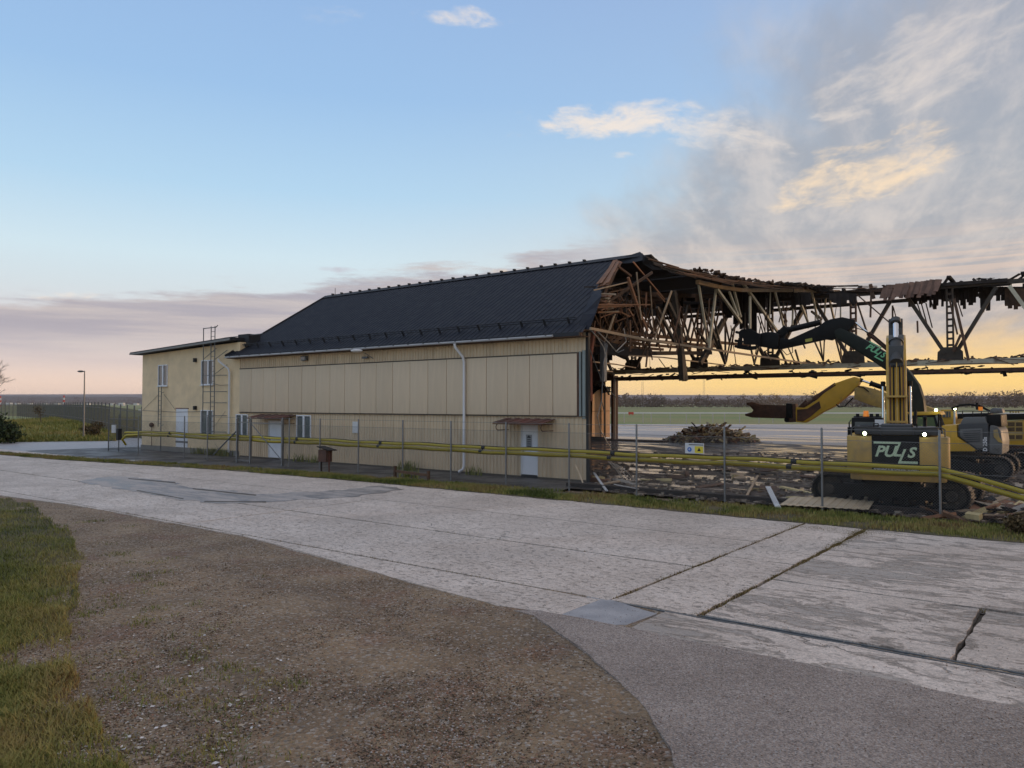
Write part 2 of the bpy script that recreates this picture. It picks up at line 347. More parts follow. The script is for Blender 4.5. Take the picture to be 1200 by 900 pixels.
# ================================================================== GROUND
def ground_mat(name, kind):
    m = bpy.data.materials.new(name); m.use_nodes = True
    global nt, N, L
    onl = (nt, N, L); nt = m.node_tree; N = nt.nodes; L = nt.links
    b = N['Principled BSDF']; t = nd('ShaderNodeTexCoord'); v = t.outputs['Object']
    rt = nd('ShaderNodeMapping'); L.new(v, rt.inputs[0]); rt.inputs['Rotation'].default_value = (0, 0, -math.atan2(U.y, U.x))
    vu = rt.outputs[0]    # x along the wall
    def stretch(sc):
        mp = nd('ShaderNodeMapping'); L.new(vu, mp.inputs[0]); mp.inputs['Scale'].default_value = sc; return mp.outputs[0]
    bumpd = .01
    if kind in ('concrete', 'rough'):
        big = NOISE(v, .35, 5, .6); mid = NOISE(stretch((.8, 1.6, 1)), 1.4, 7, .68); fine = NOISE(v, 38., 4, .7); sp_ = NOISE(v, 14., 5, .75)
        col = MIX(SS(big, .3, .72), (.53, .44, .375), (.72, .61, .53))
        col = MIX(M('MULTIPLY', SS(mid, .46, .68), .30), col, (.32, .265, .225))
        col = MIX(M('MULTIPLY', SS(sp_, .50, .64), .5), col, (.24, .21, .185))
        if kind == 'rough':
            st = NOISE(stretch((.7, 1.7, 1)), 1.3, 10, .76, .5); bd = NOISE(stretch((.5, 1.1, 1)), .45, 3, .5)
            ss = M('ADD', M('MULTIPLY', st, .75), M('MULTIPLY', bd, .35))
            col = MIX(M('MULTIPLY', SS(ss, .56, .62), .55), col, (.24, .21, .185))
            col = MIX(M('MULTIPLY', SS(NOISE(stretch((1.2, 2.1, 1)), 4.6, 9, .8), .51, .58), .5), col, (.27, .24, .215))
            rg = SS(ss, .54, .62, .72, .45); h = M('ADD', M('MULTIPLY', SS(ss, .54, .6), -1.), M('MULTIPLY', sp_, .5)); bumpd = .03
        else:
            pit = SS(NOISE(stretch((1., 1.7, 1)), 6.5, 8, .8, .3), .555, .60)
            col = MIX(M('MULTIPLY', pit, .5), col, (.17, .15, .13))
            rg = SS(mid, .3, .7, .55, .8); h = M('ADD', M('SUBTRACT', M('MULTIPLY', sp_, .6), M('MULTIPLY', pit, .9)), M('MULTIPLY', fine, .25)); bumpd = .018
        # hairline cracks
        vo = nd('ShaderNodeTexVoronoi', feature='DISTANCE_TO_EDGE'); vo.inputs['Scale'].default_value = .16
        wv = nd('ShaderNodeVectorMath', operation='ADD'); L.new(v, wv.inputs[0])
        nz = nd('ShaderNodeTexNoise'); L.new(v, nz.inputs['Vector']); nz.inputs['Scale'].default_value = 1.1; nz.inputs['Detail'].default_value = 6
        sc_ = nd('ShaderNodeVectorMath', operation='SCALE'); L.new(nz.outputs['Color'], sc_.inputs[0]); sc_.inputs[3].default_value = 1.6
        L.new(sc_.outputs[0], wv.inputs[1]); L.new(wv.outputs[0], vo.inputs['Vector'])
        ck = M('MULTIPLY', SS(vo.outputs['Distance'], .004, .001), SS(big, .5, .62))
        col = MIX(M('MULTIPLY', ck, .7), col, (.09, .08, .07)); h = M('SUBTRACT', h, ck)
        k = SS(fine, .2, .8, .66, 1.3)
    elif kind == 'asphalt':
        vo = nd('ShaderNodeTexVoronoi'); vo.inputs['Scale'].default_value = 58.; L.new(v, vo.inputs['Vector'])
        vc = nd('ShaderNodeSeparateColor'); L.new(vo.outputs['Color'], vc.inputs[0])
        fine = NOISE(v, 42., 4, .8); sp_ = NOISE(v, 9., 6, .8); big = NOISE(v, .55, 6, .62)
        col = MIX(SS(big, .32, .68), (.30, .24, .205), (.42, .34, .295))
        col = MIX(M('MULTIPLY', SS(vc.outputs[0], .7, .9), .55), col, (.52, .475, .45)); col = MIX(M('MULTIPLY', SS(vc.outputs[1], .6, .85), .6), col, (.12, .10, .095))
        col = MIX(M('MULTIPLY', SS(sp_, .52, .62), .4), col, (.15, .125, .115))
        h = M('ADD', M('MULTIPLY', vo.outputs['Distance'], -1.), M('MULTIPLY', fine, .6)); k = SS(fine, .25, .75, .6, 1.35); rg = SS(big, .4, .7, .85, .65); bumpd = .022
    elif kind == 'patch':
        fine = NOISE(v, 50., 3, .7); big = NOISE(v, .9, 5, .6)
        col = MIX(SS(big, .35, .65), (.26, .25, .26), (.40, .385, .39)); h = fine; k = SS(fine, .2, .8, .8, 1.2); rg = SS(big, .35, .6, .4, .65); bumpd = .006
    elif kind == 'stain':
        fine = NOISE(v, 30., 4, .75); big = NOISE(stretch((.6, 1.8, 1)), .9, 9, .74, .5)
        col = MIX(SS(big, .40, .58), (.19, .17, .16), (.44, .385, .35)); h = fine; k = SS(fine, .2, .8, .72, 1.25); rg = SS(big, .40, .58, .38, .7); bumpd = .012
    elif kind == 'path':
        fine = NOISE(v, 30., 3, .7); big = NOISE(v, .5, 6, .65)
        col = MIX(SS(big, .35, .65), (.045, .04, .038), (.105, .097, .092)); h = fine; k = SS(fine, .2, .8, .75, 1.25); rg = SS(big, .35, .6, .75, .5); bumpd = .01
    elif kind == 'gravel':
        vo = nd('ShaderNodeTexVoronoi'); vo.inputs['Scale'].default_value = 28.; L.new(v, vo.inputs['Vector'])
        vc = nd('ShaderNodeSeparateColor'); L.new(vo.outputs['Color'], vc.inputs[0])
        big = NOISE(v, .55, 6, .62); red = NOISE(v, .8, 4, .5); fine = NOISE(v, 45., 4, .7)
        col = MIX(SS(big, .3, .7), (.195, .13, .075), (.34, .235, .14))
        trk = NOISE(stretch((.12, 1.5, 1)), 1., 5, .6, .4); col = MIX(M('MULTIPLY', SS(trk, .52, .66), .4), col, (.13, .09, .062))
        col = MIX(M('MULTIPLY', SS(red, .55, .70), .6), col, (.22, .11, .065))
        col = MIX(M('MULTIPLY', SS(vc.outputs[0], .72, .95), .55), col, (.50, .44, .39)); col = MIX(M('MULTIPLY', SS(vc.outputs[1], .7, .95), .5), col, (.08, .06, .05))
        h = M('ADD', M('MULTIPLY', vo.outputs['Distance'], -1.2), M('MULTIPLY', fine, .7)); k = SS(fine, .2, .8, .7, 1.3); rg = .85; bumpd = .03
    elif kind == 'mud':
        st = NOISE(stretch((.5, 1.3, 1)), .5, 8, .66, .3); m2 = NOISE(v, 3., 8, .72); fine = NOISE(v, 20., 4, .7)
        wet = SS(st, .47, .53)
        col = MIX(SS(m2, .35, .65), (.03, .021, .016), (.08, .055, .04)); col = MIX(M('MULTIPLY', SS(M('ADD', m2, M('MULTIPLY', st, .3)), .68, .78), .6), col, (.26, .2, .15))
        col = MIX(M('MULTIPLY', wet, .8), col, (.045, .036, .03)); k = SS(fine, .2, .8, .7, 1.3)
        rg = M('ADD', .66, M('MULTIPLY', wet, -.55)); h = M('MULTIPLY', M('ADD', m2, M('MULTIPLY', fine, .3)), M('SUBTRACT', 1., M('MULTIPLY', wet, .93))); bumpd = .09
    elif kind == 'apron':
        st = NOISE(stretch((.3, 1.6, 1)), .12, 7, .65, .2); fine = NOISE(v, 6., 4, .7)
        wet = SS(st, .44, .6); col = MIX(wet, (.30, .275, .27), (.16, .145, .15)); k = SS(fine, .2, .8, .88, 1.12)
        rg = M('ADD', .5, M('MULTIPLY', wet, -.32)); h = fine; bumpd = .004
    elif kind == 'field':
        big = NOISE(stretch((.3, 1., 1)), .03, 6, .6); fine = NOISE(v, 2., 6, .7)
        col = MIX(SS(big, .38, .62), (.17, .21, .065), (.23, .22, .085)); k = SS(fine, .2, .8, .75, 1.25); rg = .95; h = fine; bumpd = .05
    elif kind == 'soil':
        big = NOISE(v, .8, 6, .65); fine = NOISE(v, 20., 5, .7)
        col = MIX(SS(big, .35, .65), (.06, .055, .025), (.13, .10, .05)); k = SS(fine, .2, .8, .7, 1.3); rg = .95; h = fine; bumpd = .02
    sc = nd('ShaderNodeVectorMath', operation='SCALE'); L.new(col, sc.inputs[0]); L.new(k, sc.inputs[3]); L.new(sc.outputs[0], b.inputs['Base Color'])
    put(b.inputs['Roughness'], rg)
    bn = nd('ShaderNodeBump'); bn.inputs['Distance'].default_value = bumpd; bn.inputs['Strength'].default_value = .9; L.new(h, bn.inputs['Height']); L.new(bn.outputs[0], b.inputs['Normal'])
    nt, N, L = onl; return m
gm = {k: ground_mat('ground_'+k, k) for k in ('concrete', 'rough', 'asphalt', 'patch', 'path', 'gravel', 'mud', 'apron', 'field', 'soil', 'stain')}
def poly_sheet(name, pts, z, m, kind='structure', thick=0., parent=None, noise_edge=0., step=.4):
    """ground sheet from a closed outline of world xy points, optional thickness and uneven edge"""
    out = []
    n = len(pts)
    for i in range(n):
        a = Vector(pts[i][:2]); b = Vector(pts[(i+1) % n][:2]); k = max(1, int((b-a).length/step)) if noise_edge else 1
        for j in range(k):
            p = a.lerp(b, j/k)
            if noise_edge:
                e = (b-a).normalized(); nrm = Vector((-e.y, e.x))
                p = p+nrm*(mnoise.noise(Vector((p.x*1.7, p.y*1.7, 3.1)))*noise_edge+mnoise.noise(Vector((p.x*7, p.y*7, 1.1)))*noise_edge*.4)
            out.append((p.x, p.y, z))
    me = MB()
    if thick: me.prism([(p[0], p[1], z-thick) for p in out], (0, 0, thick))
    else: me.add(out, [tuple(range(len(out)))])
    bm = bmesh.new(); mesh = bpy.data.meshes.new(name); mesh.from_pydata(me.v, [], me.f); bm.from_mesh(mesh)
    bmesh.ops.triangulate(bm, faces=[f for f in bm.faces if len(f.verts) > 4])
    bmesh.ops.recalc_face_normals(bm, faces=bm.faces)
    if not thick:
        for f in bm.faces:
            if f.normal.z < 0: f.normal_flip()
    bm.to_mesh(mesh); bm.free(); mesh.materials.append(m)
    o = bpy.data.objects.new(name, mesh); COL.objects.link(o)
    if kind: o['kind'] = kind
    if parent: o.parent = parent
    return o
def stp(s, t): w = W(s, t); return (w.x, w.y)
# base field to the horizon
g = MB(); g.quad((-6000, -300, -.12), (6000, -300, -.12), (6000, 9000, -.12), (-6000, 9000, -.12)); field = g.build('field', gm['field'], kind='structure')
# apron (wet concrete) behind the hangar and the runway beyond
ap = [stp(60, 34), stp(-140, 34), stp(-140, 110), stp(90, 62)]
y0 = G(700, 520).y
poly_sheet('apron', [(-2, 57), (200, 40), (260, 112), (6, 118)], -.03, gm['apron'])
poly_sheet('runway', [(-60, 250), (600, 236), (620, 262), (-60, 276)], -.06, mat('runway_concrete', (.52, .50, .44), .8, .1, .1))
poly_sheet('field_track', [(-400, 520), (500, 420), (500, 450), (-400, 560)], -.06, mat('far_dry_grass', (.17, .13, .06), .9, .2, .05))
# demolition yard
poly_sheet('demolition_ground', [stp(24, -2.2), stp(-34, -2.2), stp(-60, 10), stp(-60, 42), stp(24, 31.5)], -.012, gm['mud'])
# slab-floor edge of the demolished hangar: a low concrete edge beam
# asphalt path behind the grass strip and the wide road on the left
poly_sheet('asphalt_path', [stp(-1.2, -5.2), stp(14, -6.0), stp(60, -8.5), stp(62, 0), stp(38, 3), stp(36, .02), stp(24, .02), stp(-.3, .02)], -.004, gm['path'])
poly_sheet('far_road', [stp(24, -9), stp(70, -14), stp(90, 4), stp(44, 9), stp(38.4, 3.2), stp(40, -5.5)], .006, gm['patch'])
# gravel foreground: a real uneven surface
def gravel():
    xs = []; rows = 150; cols = 190; V = []; Fc = []
    for i in range(rows):
        d = 4.2*(34/4.2)**(i/(rows-1))
        for j in range(cols):
            r = -1.05+2.1*j/(cols-1); x = r*d
            h = mnoise.fractal(Vector((x*.45, d*.45, 0)), 1., 2., 4)*.035+mnoise.noise(Vector((x*4, d*4, 0)))*.012+mnoise.noise(Vector((x*11, d*11, 0)))*.007
            V.append((x, d, min(.010, -.004+h*.8) if ST(x, d)[1] < -15.15 else -.10))
    for i in range(rows-1):
        for j in range(cols-1):
            a = i*cols+j; Fc.append((a, a+1, a+cols+1, a+cols))
    return rawmesh('gravel_ground', V, Fc, gm['gravel'], 'structure', smooth=True)
gravel()
# asphalt at the lower right
asp_px = [(604, 716), (625, 722), (655, 742), (690, 768), (722, 797), (748, 823), (768, 850), (784, 880), (796, 915), (805, 960), (810, 1100)]
asp = [G(*p)[:2] for p in asp_px]+[(9, 3.), (16, 3.), stp(-22, -16.5), stp(-9.6, -16.5)]
poly_sheet('asphalt_lane', asp, .017, gm['asphalt'], noise_edge=.06, thick=.08, step=.25)
# concrete pavement: every slab a piece
pav = MB(); pav.stz(-20, 60, -16.3, -5.0, -.11, -.09); pav = pav.build('concrete_pavement', m_seam, kind='structure')
rs = random.Random(3)
def slab(s0, s1, t0, t1, m='concrete', dz=0., pts=None, ne=.022):
    g_ = .018; z = .018+rs.uniform(-.004, .004)+dz
    pp = pts or [stp(s0+g_, t0+g_), stp(s1-g_, t0+g_), stp(s1-g_, t1-g_), stp(s0+g_, t1-g_)]
    return poly_sheet('slab', pp, z, gm[m], None, .09, pav, ne, .22)
cols_ = [-10.12, 2.4, 14.6, 26.4, 38, 50]
gedge = [G(*p)[:2] for p in [(604, 716), (560, 704), (480, 683), (400, 660), (300, 632), (200, 609), (120, 596), (60, 589), (0, 581), (-60, 575), (-150, 568)]]
for a, b in zip(cols_[:-1], cols_[1:]):
    for t0, t1 in ((-15.38, -12.25), (-12.22, -8.95), (-8.92, -5.4 if a < 20 else -5.9)):
        slab(a, b, t0, t1)
# lowest row, cut by the gravel's curved edge
def edge_t(s):
    best = -16.5
    pts_ = [ST(*p) for p in gedge]
    for (s0, t0), (s1, t1) in zip(pts_[:-1], pts_[1:]):
        if min(s0, s1) <= s <= max(s0, s1): return t0+(t1-t0)*(s-s0)/((s1-s0) or 1)
    return pts_[-1][1] if s > pts_[-1][0] else best
lo = [-10.0, 5., 15.5, 26.4]
for a, b in zip(lo[:-1], lo[1:]):
    bot = [stp(a+(b-a)*k/14+(.02 if k == 0 else -.02 if k == 14 else 0), min(-15.5, edge_t(a+(b-a)*k/14))) for k in range(15)]
    slab(0, 0, 0, 0, pts=bot+[stp(b-.02, -15.42), stp(a+.02, -15.42)])
for t0, t1 in ((-15.36, -10.9), (-10.9, -5.5)): slab(-11.58, -10.15, t0, t1, ne=.05)
slab(-14.82, -11.65, -15.25, -12.4, 'rough', ne=.05); slab(-20, -14.85, -15.25, -12.4, 'rough', ne=.06); slab(-20, -11.65, -12.37, -5.5, 'rough', ne=.06)
slab(-28, -20.04, -15.25, -5.0, 'rough', ne=.06)
slab(-16.4, -11.1, -16.62, -15.42, 'rough', ne=.03); slab(-24, -16.44, -16.66, -15.42, 'rough', ne=.03)
# steel drainage channel along the seam
dr = MB(); dr.stz(-26, -9.9, -15.40, -15.375, -.06, .012); dr.stz(-26, -9.9, -15.29, -15.268, -.06, .010)
dr.build('channel_rail', m_zincd, pav); MB().stz(-26, -9.9, -15.375, -15.29, -.08, -.03).build('channel_bed', m_seam, pav)
# bluish repair patch where asphalt, gravel and slabs meet; patches on the road
PP = lambda l: [G(*p)[:2] for p in l]
poly_sheet('repair_patch', PP([(640, 717), (694, 698), (722, 706), (770, 720), (735, 733), (700, 734)]), .014, gm['patch'], 'structure', .03, noise_edge=.03, step=.15)
poly_sheet('repair_patch', PP([(86, 565), (136, 558), (205, 565), (214, 571), (260, 575), (310, 580), (400, 575), (445, 570), (476, 574), (415, 583), (318, 589), (262, 591), (215, 587), (160, 577)]), .026, gm['stain'], 'structure', noise_edge=.3, step=.22)
for l in ([(150, 561), (206, 566), (206, 567.2), (150, 562)], [(226, 573), (300, 580.5), (300, 582), (226, 574.2)], [(240, 588), (312, 588.5), (312, 589.6), (240, 589.2)], [(160, 575), (215, 585), (215, 586), (160, 576)]):
    poly_sheet('patch_joint', PP(l), .0285, m_seam, 'structure', noise_edge=.04, step=.3)
# soil under the grass strip, and the bank at the left
poly_sheet('strip_soil', [stp(44, -8.6), stp(30, -7.9), stp(16, -5.9), stp(8, -5.5), stp(-12, -5.6), stp(-30, -5.2), stp(-30, -2.9), stp(0, -3.6), stp(16, -4.5), stp(30, -6.3), stp(44, -7.8)], .03, gm['soil'], noise_edge=.18, step=.4)
# ================================================================== HANGAR
U3 = Vector((U.x, U.y, 0)); N3 = Vector((NN.x, NN.y, 0)); Z3 = Vector((0, 0, 1))
hangar = thing('hangar', 'half-demolished beige hangar with navy roof, its right end torn open to the trusses', 'hangar', W(0, 0, 0))
ZP0, ZP1, ZE = 2.60, 5.12, 5.93
core = MB()
core.stz(.02, 23.95, .10, .30, 0, 5.95); core.stz(23.75, 23.97, .3, 31, 0, 6.1); core.stz(17.7, 23.95, 30.9, 31.1, 0, 10.)
core.prism([W(23.85, .3, 5.9), W(23.85, 31, 5.9), W(23.85, 31, 10.9), W(23.85, 15, 9.7), W(23.85, 8.7, 9.6), W(23.85, 6.85, 9.9)], U3*.1)
core.build('wall_core', mat('inner_wall', (.12, .095, .075), .9, .3, 1.), hangar)
def corr(mb, s0, s1, z0, z1, t=.0, p=.19, d=.03, jag=0.):
    """vertical trapezoid ribbed sheet"""
    n = max(1, round((s1-s0)/p)); w = (s1-s0)/n; prof = []
    for i in range(n):
        a = s0+i*w; prof += [(a, t), (a+w*.30, t), (a+w*.42, t+d), (a+w*.88, t+d)]
    prof.append((s1, t)); vs = []
    for (s, tt) in prof: vs += [W(s, tt, z0), W(s, tt, z1)]
    mb.add(vs, [(2*i, 2*i+2, 2*i+3, 2*i+1) for i in range(len(prof)-1)]); return mb
# openings (measured): right door, left door, two windows
RD = (2.62, 3.52, .13, 2.25); sL0 = PT(331, 520, 0)[0]; sL1 = PT(316, 520, 0)[0]; LD = (sL0, sL1+.12, .08, 2.15)
d1a, d1b = PT(630.5, 530, 0)[0], PT(610.5, 530, 0)[0]; RD = (d1a, d1b, .13, 2.22)
WZ = (PT(355, 514, 0)[1], PT(355, 486.5, 0)[1])
WA = (PT(365, 500, 0)[0], PT(348, 500, 0)[0], *WZ); WB = (PT(291, 500, 0)[0], PT(277, 500, 0)[0], *WZ)
ops = sorted([RD, LD, WA, WB]); cur = .02; pieces = []
lower = MB(); 
for o_ in ops:
    corr(lower, cur, o_[0], .06, ZP0-.03); corr(lower, o_[0], o_[1], o_[3], ZP0-.03)
    if o_[2] > .3: corr(lower, o_[0], o_[1], .06, o_[2])
    cur = o_[1]
corr(lower, cur, 23.95, .06, ZP0-.03); lower.build('lower_cladding', m_clad, hangar)
corr(MB(), .02, 23.95, ZP1+.04, ZE, t=-.02).build('upper_cladding', m_clad, hangar)
MB().stz(-.02, 23.98, -.07, .05, ZP0-.035, ZP0+.0).build('ledge', m_seam, hangar)
MB().stz(.3, 23.98, -.05, .05, ZP1+.0, ZP1+.045).build('head_flashing', m_seam, hangar)
MB().stz(.0, 23.9, -.012, .10, 0, .07).build('plinth', m_seam, hangar)
# 20 tall panels
pb = MB(); pw = 1.178; s00 = .41
pb.stz(s00+.012, s00+pw-.012, -.045, .05, ZP0+.02, ZP1-.01); p0 = pb.build('wall_panel', m_panel, hangar, bevel=.008)
for i in range(1, 20):
    c = p0.copy(); COL.objects.link(c); c.location = Vector(p0.location)+U3*(pw*i)+N3*R_.uniform(-.004, .004)
MB().stz(s00, s00+20*pw, .02, .06, ZP0+.01, ZP1).build('panel_backing', m_seam, hangar)
MB().stz(.02, .15, -.06, .04, ZP0-.1, ZP1+.1).build('end_flashing', m_greenst, hangar)
MB().stz(.22, .30, -.07, .04, ZP0+.0, ZP1+.06).build('end_flashing', m_greenst, hangar)
MB().stz(.32, .40, -.06, .04, ZP0+.0, ZP1+.02).build('end_flashing', m_rustd, hangar)
MB().stz(-.10, .02, .0, .14, 0, ZE).build('corner_post', m_black, hangar)
def door(nm, D, lab=None):
    s0, s1, z0, z1 = D; d = MB().stz(s0+.05, s1-.05, .02, .08, z0, z1-.05).build('door', m_white, hangar, label=lab)
    fr = MB(); fr.stz(s0, s0+.05, -.01, .1, z0-.05, z1); fr.stz(s1-.05, s1, -.01, .1, z0-.05, z1); fr.stz(s0+.05, s1-.05, -.01, .1, z1-.05, z1); fr.build('frame', m_whitem, d)
    MB().stz(s1-.17, s1-.10, -.03, .02, 1.05, 1.11).build('handle', m_zinc, d); return d
dr1 = door('door', RD); MB().stz(RD[0]+.02, RD[1]-.02, -.02, .09, 0, .12).build('threshold', m_black, hangar)
nt1 = MB(); nt1.stz(RD[0]+.32, RD[1]-.26, .008, .019, 1.25, 1.80); nt1.build('notice', mat('grey_notice', (.30, .32, .34), .6, .1), dr1)
nt2 = MB()
for k in range(5): nt2.stz(RD[0]+.38, RD[1]-.32, .003, .007, 1.30+k*.09, 1.345+k*.09)
nt2.sphere(W((RD[0]+RD[1])/2+.03, .0, 1.72), .05); nt2.build('notice_print', m_black, dr1)
door('door', LD)
def window(par, s0, s1, z0, z1, t=0., dark=False, spl=.5):
    fr = MB(); f = .055
    fr.stz(s0, s0+f, t-.05, t+.06, z0, z1); fr.stz(s1-f, s1, t-.05, t+.06, z0, z1); fr.stz(s0+f, s1-f, t-.05, t+.06, z1-f, z1); fr.stz(s0+f, s1-f, t-.05, t+.06, z0, z0+f)
    sm = s0+(s1-s0)*spl; fr.stz(sm-.07, sm+.07, t-.045, t+.06, z0+f, z1-f)
    w = fr.build('window', m_white, par)
    for a, b in ((s0+f, sm-.07), (sm+.07, s1-f)): MB().stz(a, b, t-.0, t+.02, z0+f, z1-f).build('pane', m_glass, w)
    MB().stz(s0-.06, s1+.06, t-.1, t-.03, z0-.05, z0-.005).build('sill', m_whitem, w); return w
window(hangar, *WA, t=-.01); window(hangar, *WB, t=-.01)
def canopy(s0, s1, z, dep):
    c = MB(); n = 10
    for i in range(n):
        a = s0+(s1-s0)*i/n; b = s0+(s1-s0)*(i+1)/n; o2 = .02 if i % 2 else 0
        c.prism([W(a, -.03, z+.16+o2), W(a, -dep, z+o2), W(a, -dep, z-.02+o2), W(a, -.03, z+.14+o2)], U3*(b-a))
    cc_ = c.build('canopy', m_rust, hangar)
    MB().stz(s0, s1, -dep-.015, -dep+.02, z-.07, z-.025).build('canopy_edge', m_rustd, cc_)
    for s in (s0+.12, s1-.12):
        pts = [W(s, -.03, z-.32), W(s, -dep+.25, z-.32)]+[W(s, -dep+.2-.14*math.sin(a), z-.19-.13*math.cos(a)) for a in (0, .8, 1.6, 2.4, 3.1)]+[W(s, -.1, z-.05)]
        MB().tube(pts, .018, 6).build('canopy_bracket', m_rustd, cc_)
c1a, c1b = PT(636, 492, -.9)[0], PT(581, 492, -.9)[0]; canopy(PT(638, 492, -.8)[0], PT(580, 492, -.8)[0], PT(600, 495.5, -.9)[1], .95)
canopy(PT(333, 490, -.8)[0], PT(292, 490, -.8)[0], PT(310, 489.5, -.9)[1], .95)
# gutter, downpipes, lamps
ge = -.60; zg = PT(460, 406, ge)[1]
gp = MB(); gp.tube([W(-.05 if 0 else 1.2, ge, zg+.0), W(24.6, ge, zg)], .05, 8); gut = gp.build('gutter', mat('grey_gutter', (.36, .36, .37), .6, .1, 2.), hangar, smooth=True)
for k in range(24): MB().stz(1.5+k*.98, 1.53+k*.98, ge-.1, ge+.36, zg+.02, zg+.05).build('gutter_bracket', m_zincd, gut)
def downpipe(px, dx=.15):
    s = PT(px, 500, -.15)[0]
    MB().tube([W(s+dx, ge, zg-.05), W(s+dx, ge+.03, zg-.2), W(s+.02, -.2, zg-.62), W(s, -.13, zg-.85), W(s, -.13, .32), W(s+.04, -.16, .18), W(s+.14, -.34, .06)], .062, 10).build('downpipe', m_white, hangar, smooth=True)
downpipe(543.5); downpipe(268., .42)
s_, z_ = PT(357, 420, -.1)
lp_ = MB().box(W(s_, -.12, z_), .22, .09, .12, (U3, N3, Z3)); lp_ = lp_.build('floodlight', m_zincd, hangar, bevel=.02); MB().box(W(s_, -.215, z_), .17, .01, .08, (U3, N3, Z3)).build('glass', m_glass, lp_)
s_, z_ = PT(417, 411, -.9)
a_l = MB().tube([W(s_-.3, -.05, z_-.35), W(s_-.28, -.6, z_-.1)], .02, 6).build('lamp_arm', m_zinc, hangar)
MB().sphere(W(s_, -.85, z_), .34, 10, 6, (.9, .55, .24)).build('lamp_head', m_whitem, hangar, smooth=True)
s_, z_ = PT(428, 419, -.1); MB().box(W(s_, -.1, z_), .2, .05, .05, (U3, N3, Z3)).build('bracket_box', m_zincd, hangar)
sg_, zg_ = PT(416, 501, -.05); MB().stz(sg_-.2, sg_+.2, -.05, -.01, zg_-.28, zg_+.3).build('sign', m_whitem, hangar)
# steep front roof slope with standing ribs; right edge cut obliquely
TE, TR, ZR = -.5, 6.85, 10.22; ZEV = zg+.09
def cut_t(s):     # how far up the slope the sheet survives at s
    return TE+(TR-TE)*max(0, min(1, (s+.15)/2.75))**.9
def zroof(t): return ZEV+(ZR-ZEV)*(t-TE)/(TR-TE)
def cut_s(t):
    return -.15+2.75*((t-TE)/(TR-TE))**1.1
rf = MB(); rw = .30; nst_ = int(24.75/rw)
sl = (W(0, TR, ZR)-W(0, TE, ZEV)).normalized(); rn = Vector((0, 0, 1)).cross(U3); rn = U3.cross(sl).normalized(); rn = rn if rn.z > 0 else -rn
NR = 16
for i in range(int(27/rw)):
    s0 = -2.+i*rw; s1 = s0+rw
    for j in range(NR):
        t0 = TE+(TR-TE)*j/NR; t1 = TE+(TR-TE)*(j+1)/NR; c0 = cut_s(t0); c1_ = cut_s(t1)
        if s1 <= min(c0, c1_) or s0 > 24.7: continue
        a0, a1 = max(s0, c0), max(s0, c1_); b0, b1 = max(s1, c0), max(s1, c1_)
        b0 = min(b0, 24.7); b1 = min(b1, 24.7)
        prof = []
        P0 = lambda s, t, o: W(s, t, zroof(t))+rn*o
        q = [(0, 0), (.58, 0), (.68, .02), (.86, .02), (.96, 0), (1, 0)]
        vs = []
        for (k, o) in q: vs += [P0(a0+(b0-a0)*k, t0, o), P0(a1+(b1-a1)*k, t1, o)]
        rf.add(vs, [(2*m, 2*m+2, 2*m+3, 2*m+1) for m in range(5)])
front = rf.build('roof_sheet', m_roof, hangar)
# timber deck under it, shows at the torn edge
dk = MB()
dk.prism([W(-.0, TE+.05, ZEV-.02)-rn*.03, W(24.6, TE+.05, ZEV-.02)-rn*.03, W(24.6, TR, ZR)-rn*.05, W(2.4, TR, ZR)-rn*.05, W(1.5, 4.6, zroof(4.6))-rn*.05], -rn*.14); dk.build('roof_deck', m_woodd, hangar)
MB().stz(.0, 24.6, TE-.02, TE+.04, ZEV-.13, ZEV+.02).build('fascia', m_roofd, hangar)
MB().stz(-.1, 24.6, TE, .1, ZEV-.16, ZEV-.131).build('soffit', m_woodd, hangar)
MB().beam(W(24.72, TE, ZEV-.03), W(24.72, TR, ZR-.03), .06, .22, Z3).build('verge_board', m_roofd, hangar)
sr = MB()
for o_ in (.16, .26): sr.tube([W(.6, .30, zroof(.30))+rn*o_, W(24.5, .30, zroof(.30))+rn*o_], .022, 6)
sro = sr.build('snow_rail', m_roofd, hangar)
sbm = MB(); sbm.beam(W(1., .30, zroof(.30)), W(1., .30, zroof(.30))+rn*.30, .05, .09, U3); sbm.beam(W(1., .30, zroof(.30))+rn*.26, W(1., .75, zroof(.75))+rn*.03, .03, .05, U3); sb0 = sbm.build('rail_bracket', m_roofd, sro)
for k in range(1, 20):
    c = sb0.copy(); COL.objects.link(c); c.location = Vector(sb0.location)+U3*(1.2*k)
# ridge cap and its brackets
rc = MB(); rc.prism([W(1.15, TR-.32, ZR-.12), W(1.15, TR, ZR+.08), W(1.15, TR+.32, ZR-.10), W(1.15, TR, ZR-.04)], U3*23.5); rc.build('ridge_cap', m_roofd, hangar)
rbk = MB(); rbk.box(W(4.4, TR-.05, ZR+.10), 0.06, .08, .035, (U3, N3, Z3)); rb0 = rbk.build('ridge_bracket', m_roofd, hangar)
for k in range(1, 23):
    c = rb0.copy(); COL.objects.link(c); c.location = Vector(rb0.location)+U3*(.89*k)
MB().tube([W(23.8, TR, ZR), W(23.8, TR, ZR+.5)], .02, 5).build('roof_spike', m_zincd, hangar)
